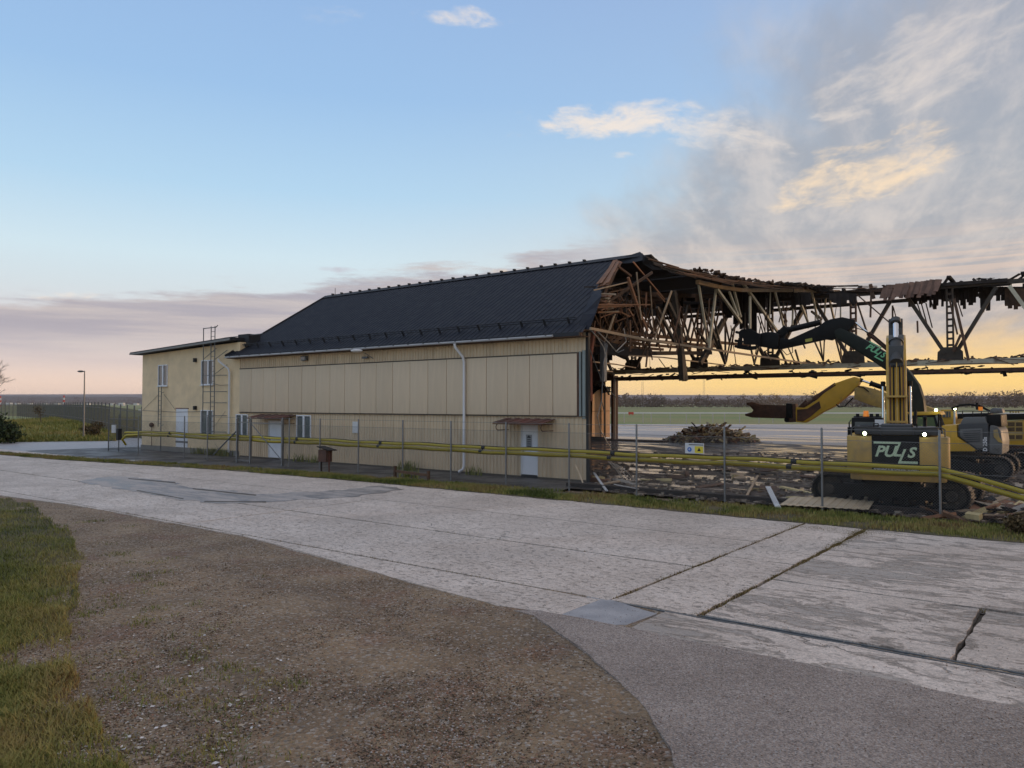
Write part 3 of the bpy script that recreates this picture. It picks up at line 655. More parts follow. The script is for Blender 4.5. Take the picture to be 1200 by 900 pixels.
# torn sheet flap at the cut edge and the ridge end sheet
def sheet(name, pts, th, m, par=hangar, nrm=None):
    n_ = nrm or (pts[1]-pts[0]).cross(pts[2]-pts[0]).normalized(); return MB().prism(pts, n_*th).build(name, m, par)
sheet('folded_roof_sheet', [PSw(703, 329, 1.6), PSw(694, 343, 1.1), PSw(683, 368, .5), PSw(676, 386, .35), PSw(690, 386, -.15), PSw(697, 368, -.1), PSw(704, 347, .3)], .03, m_roof)
sheet('ridge_end_sheet', [PSw(718, 305.5, 2.7), PSw(750, 295, 1.2), PSw(755, 299, .9), PSw(753, 305, .9), PSw(741, 308, 1.5), PSw(722, 309, 2.5)], .05, m_roofd)
# back roof (shallow, sagging), torn along its right edge
prof = [(6.85, 10.22), (8.7, 9.62), (11.5, 9.68), (15.4, 9.86), (20, 10.3), (24, 10.7), (27.5, 11.02), (31.6, 11.0), (34.6, 10.75)]
def zb(t):
    for (t0, z0), (t1, z1) in zip(prof[:-1], prof[1:]):
        if t <= t1: return z0+(z1-z0)*(t-t0)/(t1-t0)
    return prof[-1][1]
br = MB(); tt = np.arange(6.9, 34.6, .42); rb_ = random.Random(11)
edge = [rb_.uniform(-.9, .5)-(.9 if 20 < t < 30 else 0) if t > 10 else .7-.07*(t-6.9) for t in tt]
for i in range(len(tt)-1):
    t0, t1 = tt[i], tt[i+1]; s0 = edge[i]
    if 9 < t0 < 30 and i % 13 == 7: continue
    br.add([W(s0, t0, zb(t0)), W(24, t0, zb(t0)), W(24, t1, zb(t1)), W(s0, t1, zb(t1)), W(s0, t0, zb(t0)-.1), W(24, t0, zb(t0)-.1), W(24, t1, zb(t1)-.1), W(s0, t1, zb(t1)-.1)],
           [(0, 1, 2, 3), (7, 6, 5, 4), (0, 3, 7, 4), (0, 4, 5, 1), (3, 2, 6, 7)])
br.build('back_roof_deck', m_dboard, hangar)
sheet('back_roof_sheet', [PSw(753, 300, .6), PSw(757, 301, .4), PSw(776, 309, .1), PSw(777, 316, .1), PSw(765, 316, .4), PSw(753, 309, .7)], .04, m_roofd)
sheet('back_roof_sheet', [PSw(774, 310, 0), PSw(800, 315, -.1), PSw(822, 320, -.2), PSw(812, 324, 0), PSw(795, 320, .1), PSw(776, 315, .2)], .04, m_zincd)
# the rafters inside, seen end-on in the dark
for k in range(8):
    s = 5+k*2.4; mb = MB()
    for (t0, z0), (t1, z1) in zip(prof[:-2], prof[1:-1]): mb.beam(W(s, t0, z0-.25), W(s, t1, z1-.25), .12, .25)
    und = lambda t: min(zroof(t) if t < 7.6 else 99, zb(t) if t > 6.4 else 99)-.6
    mb.beam(W(s, 3., 6.85), W(s, 31, 7.5), .1, .2)
    for j in range(8):
        ta = 3.4+j*3.4; mb.beam(W(s, ta, 6.9), W(s, ta+1.7, und(ta+1.7)), .08, .12); mb.beam(W(s, ta+3.3, 7.3), W(s, ta+1.75, und(ta+1.75)), .08, .12)
    mb.build('roof_truss', m_woodd, hangar)
# ---------- members traced at the torn end: (x0,y0,x1,y1, plane s, width, material)
def mem(par, name, l, plane, width, m, jitter=.25):
    for q in l:
        x0, y0, x1, y1 = q[:4]; w = (q[4] if len(q) > 4 else width)*(.58 if name in ('broken_beam', 'hanging_timber') else 1)*(.8 if name == 'hanging_timber' else 1); s = plane+R_.uniform(-jitter, jitter); s2 = s+R_.uniform(-.15, .15)
        MB().beam(PSw(x0, y0, s), PSw(x1, y1, s2), w, w*1.2).build(name, m, par)
# deck planks, torn, along the slope
lead = MB().beam(W(1.9, .9, 6.), W(.3, 6.2, 9.2), .07, .12).build('torn_rafter', m_woodd, hangar)
for k in range(13):
    f_ = k/12; x0 = 722+f_*2-(k % 3)*1.2+R_.uniform(-1, 1.5); x1 = 699.5+f_*13+R_.uniform(-1, 1)
    ya = 304.5+f_*3; yb = 335+R_.uniform(-3, 2.5)-f_*1.5
    MB().beam(PSw(x0+f_*3.5, ya, 2.2-f_*.8), PSw(x1, yb, 1.2-f_*.6), .12, .03, rn).build('deck_plank', m_wood, hangar)
for k in range(16):
    y = 344+k*1.5+R_.uniform(-1, 1); x0 = 699-(k-8)*.5+R_.uniform(-2, 2); L_ = R_.uniform(12, 34) if k > 6 else R_.uniform(8, 20)
    MB().beam(PSw(x0, y+R_.uniform(-1, 1), .9), PSw(x0+L_, y+R_.uniform(-2.2, 1.8), .3), .14, .035, rn).build('deck_plank', m_wood if k % 3 else m_woodp, hangar)
mem(hangar, 'broken_beam', [(736, 325, 750, 367, .16), (750, 367, 759, 388, .14), (742, 307, 781.5, 354, .09), (724, 312, 739.5, 323.5, .13), (700, 357, 762, 357, .08), (696, 360, 740, 358, .14),
                        (700, 366, 729, 365.5, .1), (736, 362, 742, 371, .1), (728, 366, 738, 371, .08), (770, 343, 779, 354, .07)], .5, .12, m_wood)
mem(hangar, 'broken_beam', [(696, 340, 736.5, 330.5, .07), (746, 319, 750, 361, .09), (749.5, 360, 752, 375, .08), (787, 341, 770, 389, .11), (770, 389, 766, 400, .1), (721, 368, 714, 389, .05), (719, 370, 708, 402, .05), (762, 335, 766, 391, .07)], .3, .1, m_woodp)
mem(hangar, 'hanging_timber', [(703, 368, 703, 388, .1), (738, 375, 738.5, 412, .16), (733, 350, 735, 380, .08), (726, 345, 731, 353, .06), (731, 342, 724, 357, .05), (779, 364, 790, 389, .12), (790, 389, 797, 428, .1), (757, 360, 758, 376, .07),
                            (735, 330, 755, 395, .1), (752, 372, 768, 392, .14), (741, 372, 756, 408, .1), (756, 398, 752, 412, .1), (747, 430, 757, 407, .1), (757, 430, 759, 411, .14), (766, 372, 772, 396, .07), (771, 368, 764, 398, .08), (772, 420, 780, 431, .06),
                            (728, 378, 716, 400, .09), (738, 376, 722, 396, .06), (697, 376, 692, 416, .12), (750, 420, 750, 434, .04), (761.5, 420, 761.5, 433, .04), (737, 418, 737.5, 433, .05)], 1.2, .1, m_woodd, .8)
for k in range(70):       # tangle of ends deep in the torn bay
    x = R_.uniform(697, 762); y = R_.uniform(335, 408); a = R_.choice([R_.uniform(-.4, .4), R_.uniform(1.1, 1.9), R_.uniform(1.2, 2.2)]); l_ = R_.uniform(8, 30)
    s = R_.uniform(1.2, 5); MB().beam(PSw(x-math.cos(a)*l_/2, y-math.sin(a)*l_/2, s), PSw(x+math.cos(a)*l_/2, y+math.sin(a)*l_/2, s+R_.uniform(-.6, .6)), R_.uniform(.03, .08)).build('hanging_timber', R_.choice([m_wood, m_woodd, m_woodd, m_dboard]), hangar)
# long poles and rails across the gap
mem(hangar, 'hanging_pipe', [(692, 385, 756, 398, .09), (756, 398, 940, 425, .085), (940, 425, 1006, 432, .07)], -.4, .09, m_woodp, .02)
mem(hangar, 'hanging_pipe', [(737, 416.7, 777, 418.8, .05), (777, 418.8, 850, 428, .05), (695, 424, 722, 427, .05), (722, 427, 745, 431, .04), (700, 434, 718, 435.5, .04), (1007, 347, 940, 300, .0001)][:5], 1., .05, m_woodp)
mem(hangar, 'collapsed_rail', [(700, 411, 760, 414, .28), (760, 414, 833, 413.5, .17), (700, 400, 735, 410, .2), (706, 405, 734, 418, .22), (712, 424, 719, 440, .1)], 2., .2, m_dboard, .2)
mem(hangar, 'edge_post', [(696, 386, 691, 424, .12), (691.5, 424, 692, 470, .12), (690, 400, 690.5, 566, .08)], .1, .12, mat('red_primer_steel', (.19, .06, .035), .8, .3, 3.), .02)
mem(hangar, 'edge_post', [(707.5, 402, 707, 447, .2)], .6, .2, m_zincd, .02)
for q in ([(690, 384), (700, 395), (707, 406), (711, 420), (708, 447)], [(690, 384), (697, 393), (712, 404), (707, 425), (705, 470), (709, 485)], [(691, 408), (699, 430), (707, 450), (722, 466)],
          [(700, 388), (714, 402), (722, 412), (734, 400), (731, 385)], [(718, 408), (724, 413), (731, 410)], [(705, 470), (700, 488), (704, 505), (718, 530)]):
    MB().tube([PSw(x, y, -.1) for x, y in q], .022, 5).build('dangling_cable', R_.choice([m_zinc, m_kabel]), hangar)
# torn end lattice (plane across the building): light web members
mem(hangar, 'lattice_member', [(818.7, 333, 829.5, 401), (839, 339, 831, 409), (840.5, 339, 868.5, 378, .12), (857, 327, 868, 371.5), (854.5, 342, 865, 370), (870, 331, 912, 390, .13), (879, 347, 879, 385), (903, 338, 902, 372, .06),
    (930, 339, 928.5, 381), (932.4, 340, 947, 378, .12), (951, 340, 958, 374, .12), (968, 340, 966, 373), (970, 342, 977, 373, .12), (985, 342, 985, 372, .11), (908, 341, 920, 389, .1), (930, 340, 941, 363, .12)], -.2, .1, m_olive, .15)
mem(hangar, 'lattice_member', [(825, 362, 850, 426, .12), (833.5, 362, 850, 426), (858, 387, 851, 424, .07), (850, 372, 850, 424), (848, 375, 820, 426, .2), (816, 384, 832, 408), (866, 378, 858, 387), (884, 426, 879, 404), (884, 426, 890, 404), (895, 366, 922, 427, .1),
    (915, 365, 922, 377, .1), (811, 370, 804, 400), (832, 394, 846, 416, .08), (955, 401, 965, 423), (961, 400, 964.5, 423), (966, 399, 965, 423), (979, 396, 987, 426, .1), (984, 398, 987, 426), (991.5, 401, 987, 426), (1005, 356, 1021, 404, .11), (1003, 350, 1014, 385, .08),
    (896, 412, 903, 422), (940, 345, 938, 363), (1010, 420, 1016, 396, .1), (921, 365, 942, 345, .05), (932, 410, 937, 427, .1), (924, 408, 932, 426, .06), (781, 350, 797, 383, .14), (770, 360, 790, 400, .12)], .8, .09, m_truss, .6)
mem(hangar, 'lattice_member', [(942, 362, 928, 386, .2), (951, 365, 963, 374, .12)], .8, .2, m_truss, .2)
mem(hangar, 'top_chord', [(817, 330.5, 840, 336, .17), (840, 336, 868, 340, .16)], -.3, .2, mat('orange_stained_beam', (.26, .15, .06), .7, .3, 2.), .02)
mem(hangar, 'top_chord', [(868, 340, 940, 340.5, .17), (940, 340.5, 1004, 343, .16)], -.3, .2, m_woodp, .02)
fringe_later = True
# leaning dark column
MB().beam(PSw(789, 341, 1.), PSw(803, 446, 1.), .24, .26).build('leaning_column', m_truss, hangar)
MB().beam(PSw(796, 384, .9), PSw(799.5, 446, .9), .26, .24).build('leaning_column', m_truss, hangar)
# laced posts
def laced(par, x, y0, y1, t, w=.34, m=m_truss, name='laced_post'):
    a = PTw(x, y0, t); b = PTw(x, y1, t); a.x, a.y = b.x, b.y; mb = MB()
    for k in (-1, 1): mb.beam(a+U3*(k*w/2), b+U3*(k*w/2), .08, .12, N3)
    n = max(3, int((a.z-b.z)/.42))
    for i in range(n+1):
        z = b.z+(a.z-b.z)*i/n; mb.box(Vector((a.x, a.y, z)), w/2-.04, .03, .06, (U3, N3, Z3))
    return mb.build(name, m, par)
# hanging dark deck remains between the trusses, and added dark fill (each board a piece)
def fringe(spec, tpl, m, step=3.2, wmin=.16, top=None, par=hangar, name='hanging_board', ragged=5.):
    for x0, x1, yt, yb in spec:
        x = x0
        while x < x1:
            w = R_.uniform(.6, 1.25)*step; t = tpl+R_.uniform(-.35, .35); y2 = yb+R_.uniform(-ragged, ragged*.6)
            a = PTw(x, yt, t); b = PTw(x+R_.uniform(-1, 1), y2, t)
            px_m = (t+A0.dot(NN))/ (ray(x, yt).dot(N3))/F
            MB().beam(a, b, w*px_m*1.15*(1/.86), .05, U3.cross(Vector((0, 0, 1))) if 0 else N3).build(name, m, par); x += w
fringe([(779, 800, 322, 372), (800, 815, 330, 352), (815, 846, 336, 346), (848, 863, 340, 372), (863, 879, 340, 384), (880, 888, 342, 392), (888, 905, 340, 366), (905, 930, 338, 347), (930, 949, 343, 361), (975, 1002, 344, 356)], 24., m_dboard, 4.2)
fringe([(690, 716, 340, 424), (716, 737, 345, 414), (737, 752, 345, 392)], 29.5, m_dboard, 4.5)  # added dark fill: closes the sky gaps so the torn bay reads deep dark
# ---------- far door truss on the plane t = 31
truss = MB(); TT = 31.
def hz(px, py, t): return PT(px, py, t)[1]
zb1, zb2 = 5.78, 5.22
sA, sB = 17.6, -34.
ch = MB(); ch.stz(sB, sA, TT-.14, TT+.14, zb1-.17, zb1+.17)
dt = ch.build('door_truss', m_olive, hangar)
MB().stz(sB, sA, TT+.9, TT+1.15, zb2-.16, zb2+.17).build('bottom_chord', m_truss, dt)
MB().stz(sB, sA, TT-.5, TT-.3, zb2-.10, zb2+.06).build('door_rail', m_rustd, dt)
ztop = hz(1160, 332.5, TT)
def topz(s): return ztop+(.10 if s > -20 else 0)
MB().stz(sB, -23.2, TT-.16, TT+.16, ztop-.15, ztop+.16).build('top_chord', m_olive, dt)
MB().beam(W(-23.2, TT, ztop), W(-4, TT, ztop+.05), .3, .26).build('top_chord', m_truss, dt)
MB().beam(W(-4, TT, ztop+.05), W(12, TT, ztop+.1), .3, .26).build('top_chord', m_truss, dt)
MB().stz(-16, 14, 33.9, 34.1, 10.28, 10.52).build('outer_chord', m_truss, dt)
nodes = [PT(x, 418, TT)[0] for x in (1114, 1000.5, 903, 820)]; step_ = (nodes[0]-nodes[2])/2
nodes = [nodes[0]-step_*2, nodes[0]-step_, nodes[0], nodes[0]+(-step_)*-1] if 0 else [nodes[0]+step_*2, nodes[0]+step_, nodes[0], nodes[1], nodes[2], nodes[3], nodes[3]-step_]
nodes = sorted(nodes, reverse=True)
for i, s in enumerate(nodes):
    mm = m_olive if s < -14 else m_truss
    gz = zb1+.14
    MB().prism([W(s-.75, TT-.17, gz), W(s+.75, TT-.17, gz), W(s+.72, TT-.17, gz+.55), W(s+.4, TT-.17, gz+.85), W(s-.4, TT-.17, gz+.85), W(s-.72, TT-.17, gz+.55)], N3*.04).build('gusset_plate', mm, dt)
    # laced vertical
    mb = MB(); h0 = gz+.5; h1 = ztop-.1
    for k in (-1, 1): mb.stz(s+k*.17-.05, s+k*.17+.05, TT-.1, TT+.1, h0, h1)
    for j in range(10): mb.stz(s-.12, s+.12, TT-.05, TT+.05, h0+(h1-h0)*j/10, h0+(h1-h0)*j/10+.14)
    mb.build('laced_post', mm if i % 2 == 0 or s < -14 else m_rustd, dt)
    for k in (-1, 1):
        st = s+k*abs(step_)/2
        MB().beam(W(s+k*.3, TT-.1 if k > 0 else TT+.02, gz+.45), W(st-k*.35, TT-.1 if k > 0 else TT+.02, ztop-.25), .22, .26, N3).build('diagonal', mm, dt)
    st = s-abs(step_)/2
    if st < -12: MB().prism([W(st-.75, TT-.2, ztop-.12), W(st+.75, TT-.2, ztop-.12), W(st+.95, TT-.2, ztop-.55), W(st+.5, TT-.2, ztop-.72), W(st-.5, TT-.2, ztop-.72), W(st-.95, TT-.2, ztop-.55)], N3*.04).build('gusset_plate', mm, dt)
# leaning debris on the truss
for q in ((1118, 350, 1135, 422, .16), (1113, 352, 1122, 392, .1), (1126, 392, 1117, 412, .14), (1046, 358, 1046, 377, .1), (1047, 360, 1050, 372, .06), (1075, 376, 1075.5, 390, .1), (1021, 340, 1020, 372, .11), (1004, 345, 1054, 388, .08), (1020, 333, 1024, 350, .2)):
    MB().beam(PTw(q[0], q[1], TT-.4), PTw(q[2], q[3], TT-.4), q[4]).build('leaning_timber', m_woodd if q[4] > .05 else m_woodp, dt)
for q in ((1074, 353, 1085, 384), (1079, 353, 1087.5, 384), (1085, 355, 1092.5, 384), (1091, 352, 1094, 362), (1122, 352, 1128, 371)):
    MB().beam(PTw(q[0], q[1], TT+.5), PTw(q[2], q[3], TT+.5), .14, .06).build('hanging_board', m_dboard, dt)
# remaining roof strip on the truss: boards under, brown torn shingle sheets over
x = 1036.
while x < 1103:
    w = R_.uniform(3.2, 4.6); yt = 334.5-(x-1036)*.118+R_.uniform(-.6, .6); yb = yt+R_.uniform(13.5, 20); sk = R_.uniform(-5, -2.5)
    a = PTw(x+2, yt, TT-.3); b = PTw(x+sk, yb, TT-1.0-R_.uniform(0, .3))
    MB().beam(a, b, w*.062, .03, N3).build('torn_roof_sheet', MATS.get('brown_felt') or mat('brown_felt', (.15, .085, .06), .85, .3, 2., rnd=.7), dt); x += w*.86
fringe([(1036, 1062, 338, 346), (1062, 1085, 340, 356), (1085, 1108, 338, 358), (1108, 1120, 336, 352), (1122, 1142, 335, 358), (1142, 1156, 336, 350), (1150, 1160, 336, 362), (1160, 1172, 336, 346), (1170, 1182, 336, 353), (1182, 1200, 336, 356), (1200, 1290, 332, 352)], 32.6, m_dboard, 2.9, par=dt, ragged=8)
fringe([(1180, 1200, 338, 360)], 31.8, m_woodd, 5., par=dt, ragged=5)
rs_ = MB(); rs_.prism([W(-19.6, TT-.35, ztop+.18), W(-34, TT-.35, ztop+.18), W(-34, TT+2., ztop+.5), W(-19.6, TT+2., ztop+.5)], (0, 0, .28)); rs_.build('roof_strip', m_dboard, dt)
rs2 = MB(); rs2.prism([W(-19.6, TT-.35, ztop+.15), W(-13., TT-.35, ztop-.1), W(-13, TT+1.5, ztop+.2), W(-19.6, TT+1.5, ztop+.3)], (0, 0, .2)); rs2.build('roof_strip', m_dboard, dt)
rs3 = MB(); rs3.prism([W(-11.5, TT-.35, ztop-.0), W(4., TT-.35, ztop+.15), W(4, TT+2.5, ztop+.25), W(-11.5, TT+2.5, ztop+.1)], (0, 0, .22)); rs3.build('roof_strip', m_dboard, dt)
tp = [(757, 303), (776, 311), (800, 317), (830, 323), (862, 329), (900, 334), (940, 335), (985, 336), (1038, 337)]
for k in range(64):
    x0 = 765+270*(k/63)+R_.uniform(-8, 8); x1 = x0+R_.uniform(14, 38)
    f = lambda x: float(np.interp(x, [q[0] for q in tp], [q[1] for q in tp])); dy = R_.uniform(-1., 5.)
    fn = (lambda x, y: PSw(x, y, -1.)) if x1 < 945 else (lambda x, y: PTw(x, y, TT-.5))
    MB().beam(fn(x0, f(x0)+dy), fn(x1, f(x1)+dy+R_.uniform(-1.5, 1.5)), R_.uniform(.06, .14), .04).build('roof_board', R_.choice([m_wood, m_woodd, m_woodd, m_dboard, m_rustd]), hangar)
for k in range(46):
    x = R_.uniform(756, 1005); y0 = R_.uniform(345, 385); dx = R_.uniform(-11, 11); y1 = min(427, y0+R_.uniform(18, 50)); s_ = R_.uniform(-.6, 1.6)
    MB().beam(PSw(x, y0, s_), PSw(x+dx, y1, s_), R_.uniform(.035, .065)).build('lattice_member', R_.choice([m_truss, m_rustd, m_woodd]), hangar)
# rubble lying on top of the roof edge and along the bottom chord
def lumps(name, n, fn, m, par, smin=.05, smax=.3, flat=.5):
    mb = MB()
    for i in range(n):
        p = fn(i); a = Vector((R_.uniform(-1, 1), R_.uniform(-1, 1), R_.uniform(-.4, .4))).normalized(); b = a.cross(Vector((R_.uniform(-.3, .3), R_.uniform(-.3, .3), 1))).normalized(); c = a.cross(b)
        mb.box(p, R_.uniform(smin, smax)*1.4, R_.uniform(smin, smax)*.6, R_.uniform(smin, smax)*flat*.5, (a, b, c))
    return mb.build(name, m, par, kind='stuff')
lumps('roof_debris', 110, lambda i: W(R_.uniform(-33, 3), TT+R_.uniform(-.3, 1.6), ztop+R_.uniform(.25, .5)), m_dboard, dt)
lumps('roof_debris', 240, lambda i: (lambda t: W(R_.uniform(-1.1, .2), t, zb(t)+R_.uniform(-.08, .04)))(R_.uniform(9, 31)), m_woodd, dt, .05, .22)
lumps('chord_debris', 420, lambda i: (lambda s: W(s, TT+R_.uniform(-.2, .9), zb1+.16+abs(mnoise.noise(Vector((s*.7, 0, 0))))*.45*R_.random()))(R_.uniform(-32, 17)), m_woodd, dt, .05, .22)
lumps('chord_debris', 160, lambda i: W(R_.uniform(-32, 17), TT+R_.uniform(.2, 1.1), zb2+R_.uniform(-.2, .3)), m_dboard, dt, .05, .25)
for k in range(46):
    s = R_.uniform(-31, 16); l_ = R_.uniform(.5, 2.2); MB().beam(W(s, TT-.3+R_.uniform(-.2, .3), zb1+R_.uniform(-.35, .3)), W(s+l_, TT-.3+R_.uniform(-.2, .3), zb1+R_.uniform(-.4, .25)), R_.uniform(.04, .1), .04).build('loose_board', R_.choice([m_woodd, m_wood, m_woodd, m_woodp]), dt)
# standing pier at the far side with its orange plywood lining
SPW = 17.75
sh = [PSw(x, y, SPW) for x, y in ((693.6, 511.5), (714.8, 512.5), (714.8, 461), (711, 457), (705, 455.5), (700, 458), (694.5, 463))]
pn = MB().prism(sh, U3*.06).build('plywood_lining', m_ply, hangar)
for x0, y0, x1, y1 in ((704.3, 512, 704.3, 456), (694, 482, 714.8, 481.5)):
    MB().beam(PSw(x0, y0, SPW-.03), PSw(x1, y1, SPW-.03), .05, .03).build('batten', m_wood, pn)
MB().prism([PTw(716, 516, TT-.2), PTw(718.6, 516, TT-.2), PTw(718.8, 440, TT-.2), PTw(716, 440, TT-.2)], N3*.8).build('pier_column', mat('pier_brown', (.07, .035, .025), .8, .2), hangar)
MB().prism([PTw(690, 514, TT-.1), PTw(694, 514, TT-.1), PTw(694.5, 462, TT-.1), PTw(699, 456, TT-.1), PTw(697, 446, TT-.1), PTw(716, 446, TT-.1), PTw(716, 436, TT-.1), PTw(688, 436, TT-.1)], N3*.5).build('pier_lining', mat('pier_brown'.replace('pier', 'pier2'), (.09, .04, .028), .85, .3), hangar)
MB().tube([PTw(720.3, 515, TT-.5), PTw(720.3, 444, TT-.5)], .07, 8).build('white_pole', m_kabel, hangar)
MB().stz(PT(692, 500, TT)[0], PT(730, 500, TT)[0]-4, TT-.6, TT+.8, -.02, .10).build('floor_edge', m_woodd, hangar)
lumps('pier_debris', 40, lambda i: W(R_.uniform(17.0, 18.8), TT-.5+R_.uniform(-.2, .2), R_.uniform(4.0, 4.6)), m_black, hangar, .1, .3)
# ================================================================== ANNEX
def axt(x, y): return PT(x, y, 0)
aL = axt(166, 500)[0]; aR = 24.02
annex = thing('annex_building', 'two-storey pale yellow rendered annex at the left end of the hangar', 'building', W(24, 0, 0))
zl = axt(160, 416)[1]; zr = PT(268, 399.5, 0)[1]
bd = MB(); bd.prism([W(aL, 0.012, .0), W(aR, 0.012, .0), W(aR, 0.012, zr-.12), W(aL, .012, zl-.05)], N3*9.5); bd.build('rendered_wall', m_render, annex)
rfp = MB(); e0 = PT(158.5, 412, -.5); 
rfp.prism([W(aL+.75, -.5, zl-.02), W(aR+.2, -.5, zr-.02), W(aR+.2, -.5, zr+.16), W(aL+.75, -.5, zl+.14)], N3*10.4); ro = rfp.build('roof', m_roofd, annex)
MB().prism([W(aL+.77, -.53, zl-.03), W(aR+.25, -.53, zr-.03), W(aR+.25, -.53, zr+.09), W(aL+.77, -.53, zl+.07)], N3*.028).build('fascia_board', m_zinc, annex)
pl = MB(); pl.stz(aR, aL+.02, -.025, .012, 0, .32); pl.build('plinth', m_concgr, annex)
for (x0, x1, y0, y1) in ((185.5, 196.5, 427.5, 452.5), (236, 250, 422, 451), (236, 250, 480.5, 509.5)):
    s1, s0 = PT(x0, 460, 0)[0], PT(x1, 460, 0)[0]; xm = (x0+x1)/2
    window(annex, s0, s1, PT(xm, y1, 0)[1], PT(xm, y0, 0)[1], t=.0, spl=.42 if x0 > 200 else .5)
s1, s0 = PT(206, 500, 0)[0], PT(220.5, 500, 0)[0]
dd = MB().stz(s0+.04, s1-.04, -.01, .05, .05, PT(213, 479, 0)[1]).build('door', m_white, annex)
MB().stz(s0-.02, s1+.02, -.03, .02, PT(213, 479, 0)[1], PT(213, 479, 0)[1]+.05).build('lintel', m_rust, dd); MB().stz(s0+.12, s0+.2, -.06, -.01, 1.1, 1.16).build('handle', m_zincd, dd)
MB().stz(s0+.02, s1-.02, -.03, -.011, .6, .72).build('kick_strip', m_zinc, dd)
for q in ((228, 422), (228, 478)):
    s_, z_ = PT(*q, -.1); MB().box(W(s_, -.08, z_), .09, .08, .12, (U3, N3, Z3)).build('wall_lamp', m_black, annex)
s_, z_ = PT(177.5, 498, -.1); hb = MB().sphere(W(s_, -.1, z_), .16, 8, 6); hb.tube([W(s_, -.08, z_), W(s_, -.08, .3)], .02, 5); hb.build('vent_pipe', m_rustd, annex)
for x_, y_ in ((271, 470), (160, 0)):
    pass
for y0_, y1_ in (((167, 481), (247, 482)), ((247, 449), (268, 451))):   # cables across the wall
    MB().tube([PTw(*y0_, -.03), PTw((y0_[0]+y1_[0])/2, (y0_[1]+y1_[1])/2+1.4, -.03), PTw(*y1_, -.03)], .012, 4).build('wall_cable', m_zincd, annex)
for q in (((167, 481), (186, 462)), ((192, 462), (206, 481)), ((251, 500), (264, 482)), ((252, 520), (263, 536))):
    MB().tube([PTw(*q[0], -.03), PTw(*q[1], -.03)], .011, 4).build('wall_cable', m_zincd, annex)
# chimney block where the roofs meet
q = PT(284, 400, .9); MB().box(W(24.3, .8, q[1]), .55, .4, .35, (U3, N3, Z3)).build('roof_box', m_roofd, annex)
q0, q1 = PTw(263, 396, 0.5), PTw(308, 391, .5); MB().tube([q0, q1], .025, 5).build('roof_rail', m_zinc, annex)
# ladders (each its own thing)
def ladder(px, w, z0, z1, t, name, label, cage=False):
    s = PT(px, 460, t)[0]; th = thing(name, label, 'ladder', W(s, t, 0), 'steel ladders on the annex')
    for k in (-1, 1): MB().tube([W(s+k*w/2, t, z0), W(s+k*w/2, t, z1)], .028, 6).build('rail', m_zincd, th)
    n = int((z1-z0)/.3)
    for i in range(n): MB().tube([W(s-w/2, t, z0+.2+i*.3), W(s+w/2, t, z0+.2+i*.3)], .016, 5).build('rung', m_zincd, th)
    return th, s
hl = lambda y, x=245: PT(x, y, -.4)[1]
la, sl_ = ladder(249, .42, hl(515), hl(383), -.45, 'fire_ladder', 'tall grey fire ladder past the right-hand windows with its top above the annex roof')
MB().tube([W(sl_+1.05, -.45, hl(498)), W(sl_+1.05, -.45, hl(384))], .028, 6).build('outer_rail', m_zincd, la)
for y in (384.5,): MB().tube([W(sl_+1.1, -.45, hl(y)), W(sl_-.3, -.45, hl(y)), W(sl_-.5, -.45, hl(y)+.1)], .028, 6).build('top_hoop', m_zincd, la)
for y in (440, 459, 472, 487, 506): MB().tube([W(sl_+1.05, -.45, hl(y)), W(sl_-.2, -.45, hl(y)), W(sl_-.9, -.05, hl(y))], .02, 5).build('stay', m_zincd, la)
for y in (415, 432): MB().tube([W(sl_-.2, -.45, hl(y+7)), W(sl_-.9, -.05, hl(y-4))], .02, 5).build('stay', m_zincd, la)
MB().tube([W(sl_+1.05, -.45, hl(421)), W(sl_+.2, -.1, hl(408))], .02, 5).build('stay', m_zincd, la)
lb, sb_ = ladder(187.4, .36, PT(187, 500, -.2)[1], PT(187, 453, -.2)[1], -.25, 'window_ladder', 'short grey ladder under the left upper window of the annex')
MB().tube([W(sb_-.18, -.25, PT(187, 528, -.2)[1]), W(sb_-.18, -.25, PT(187, 500, -.2)[1])], .035, 6).build('leg', m_zincd, lb)
for y in (461, 499): MB().tube([W(sb_-.18, -.25, PT(187, y, -.2)[1]), W(sb_-.6, -.3, PT(187, y-1.5, -.2)[1])], .02, 5).build('stay', m_zincd, lb)
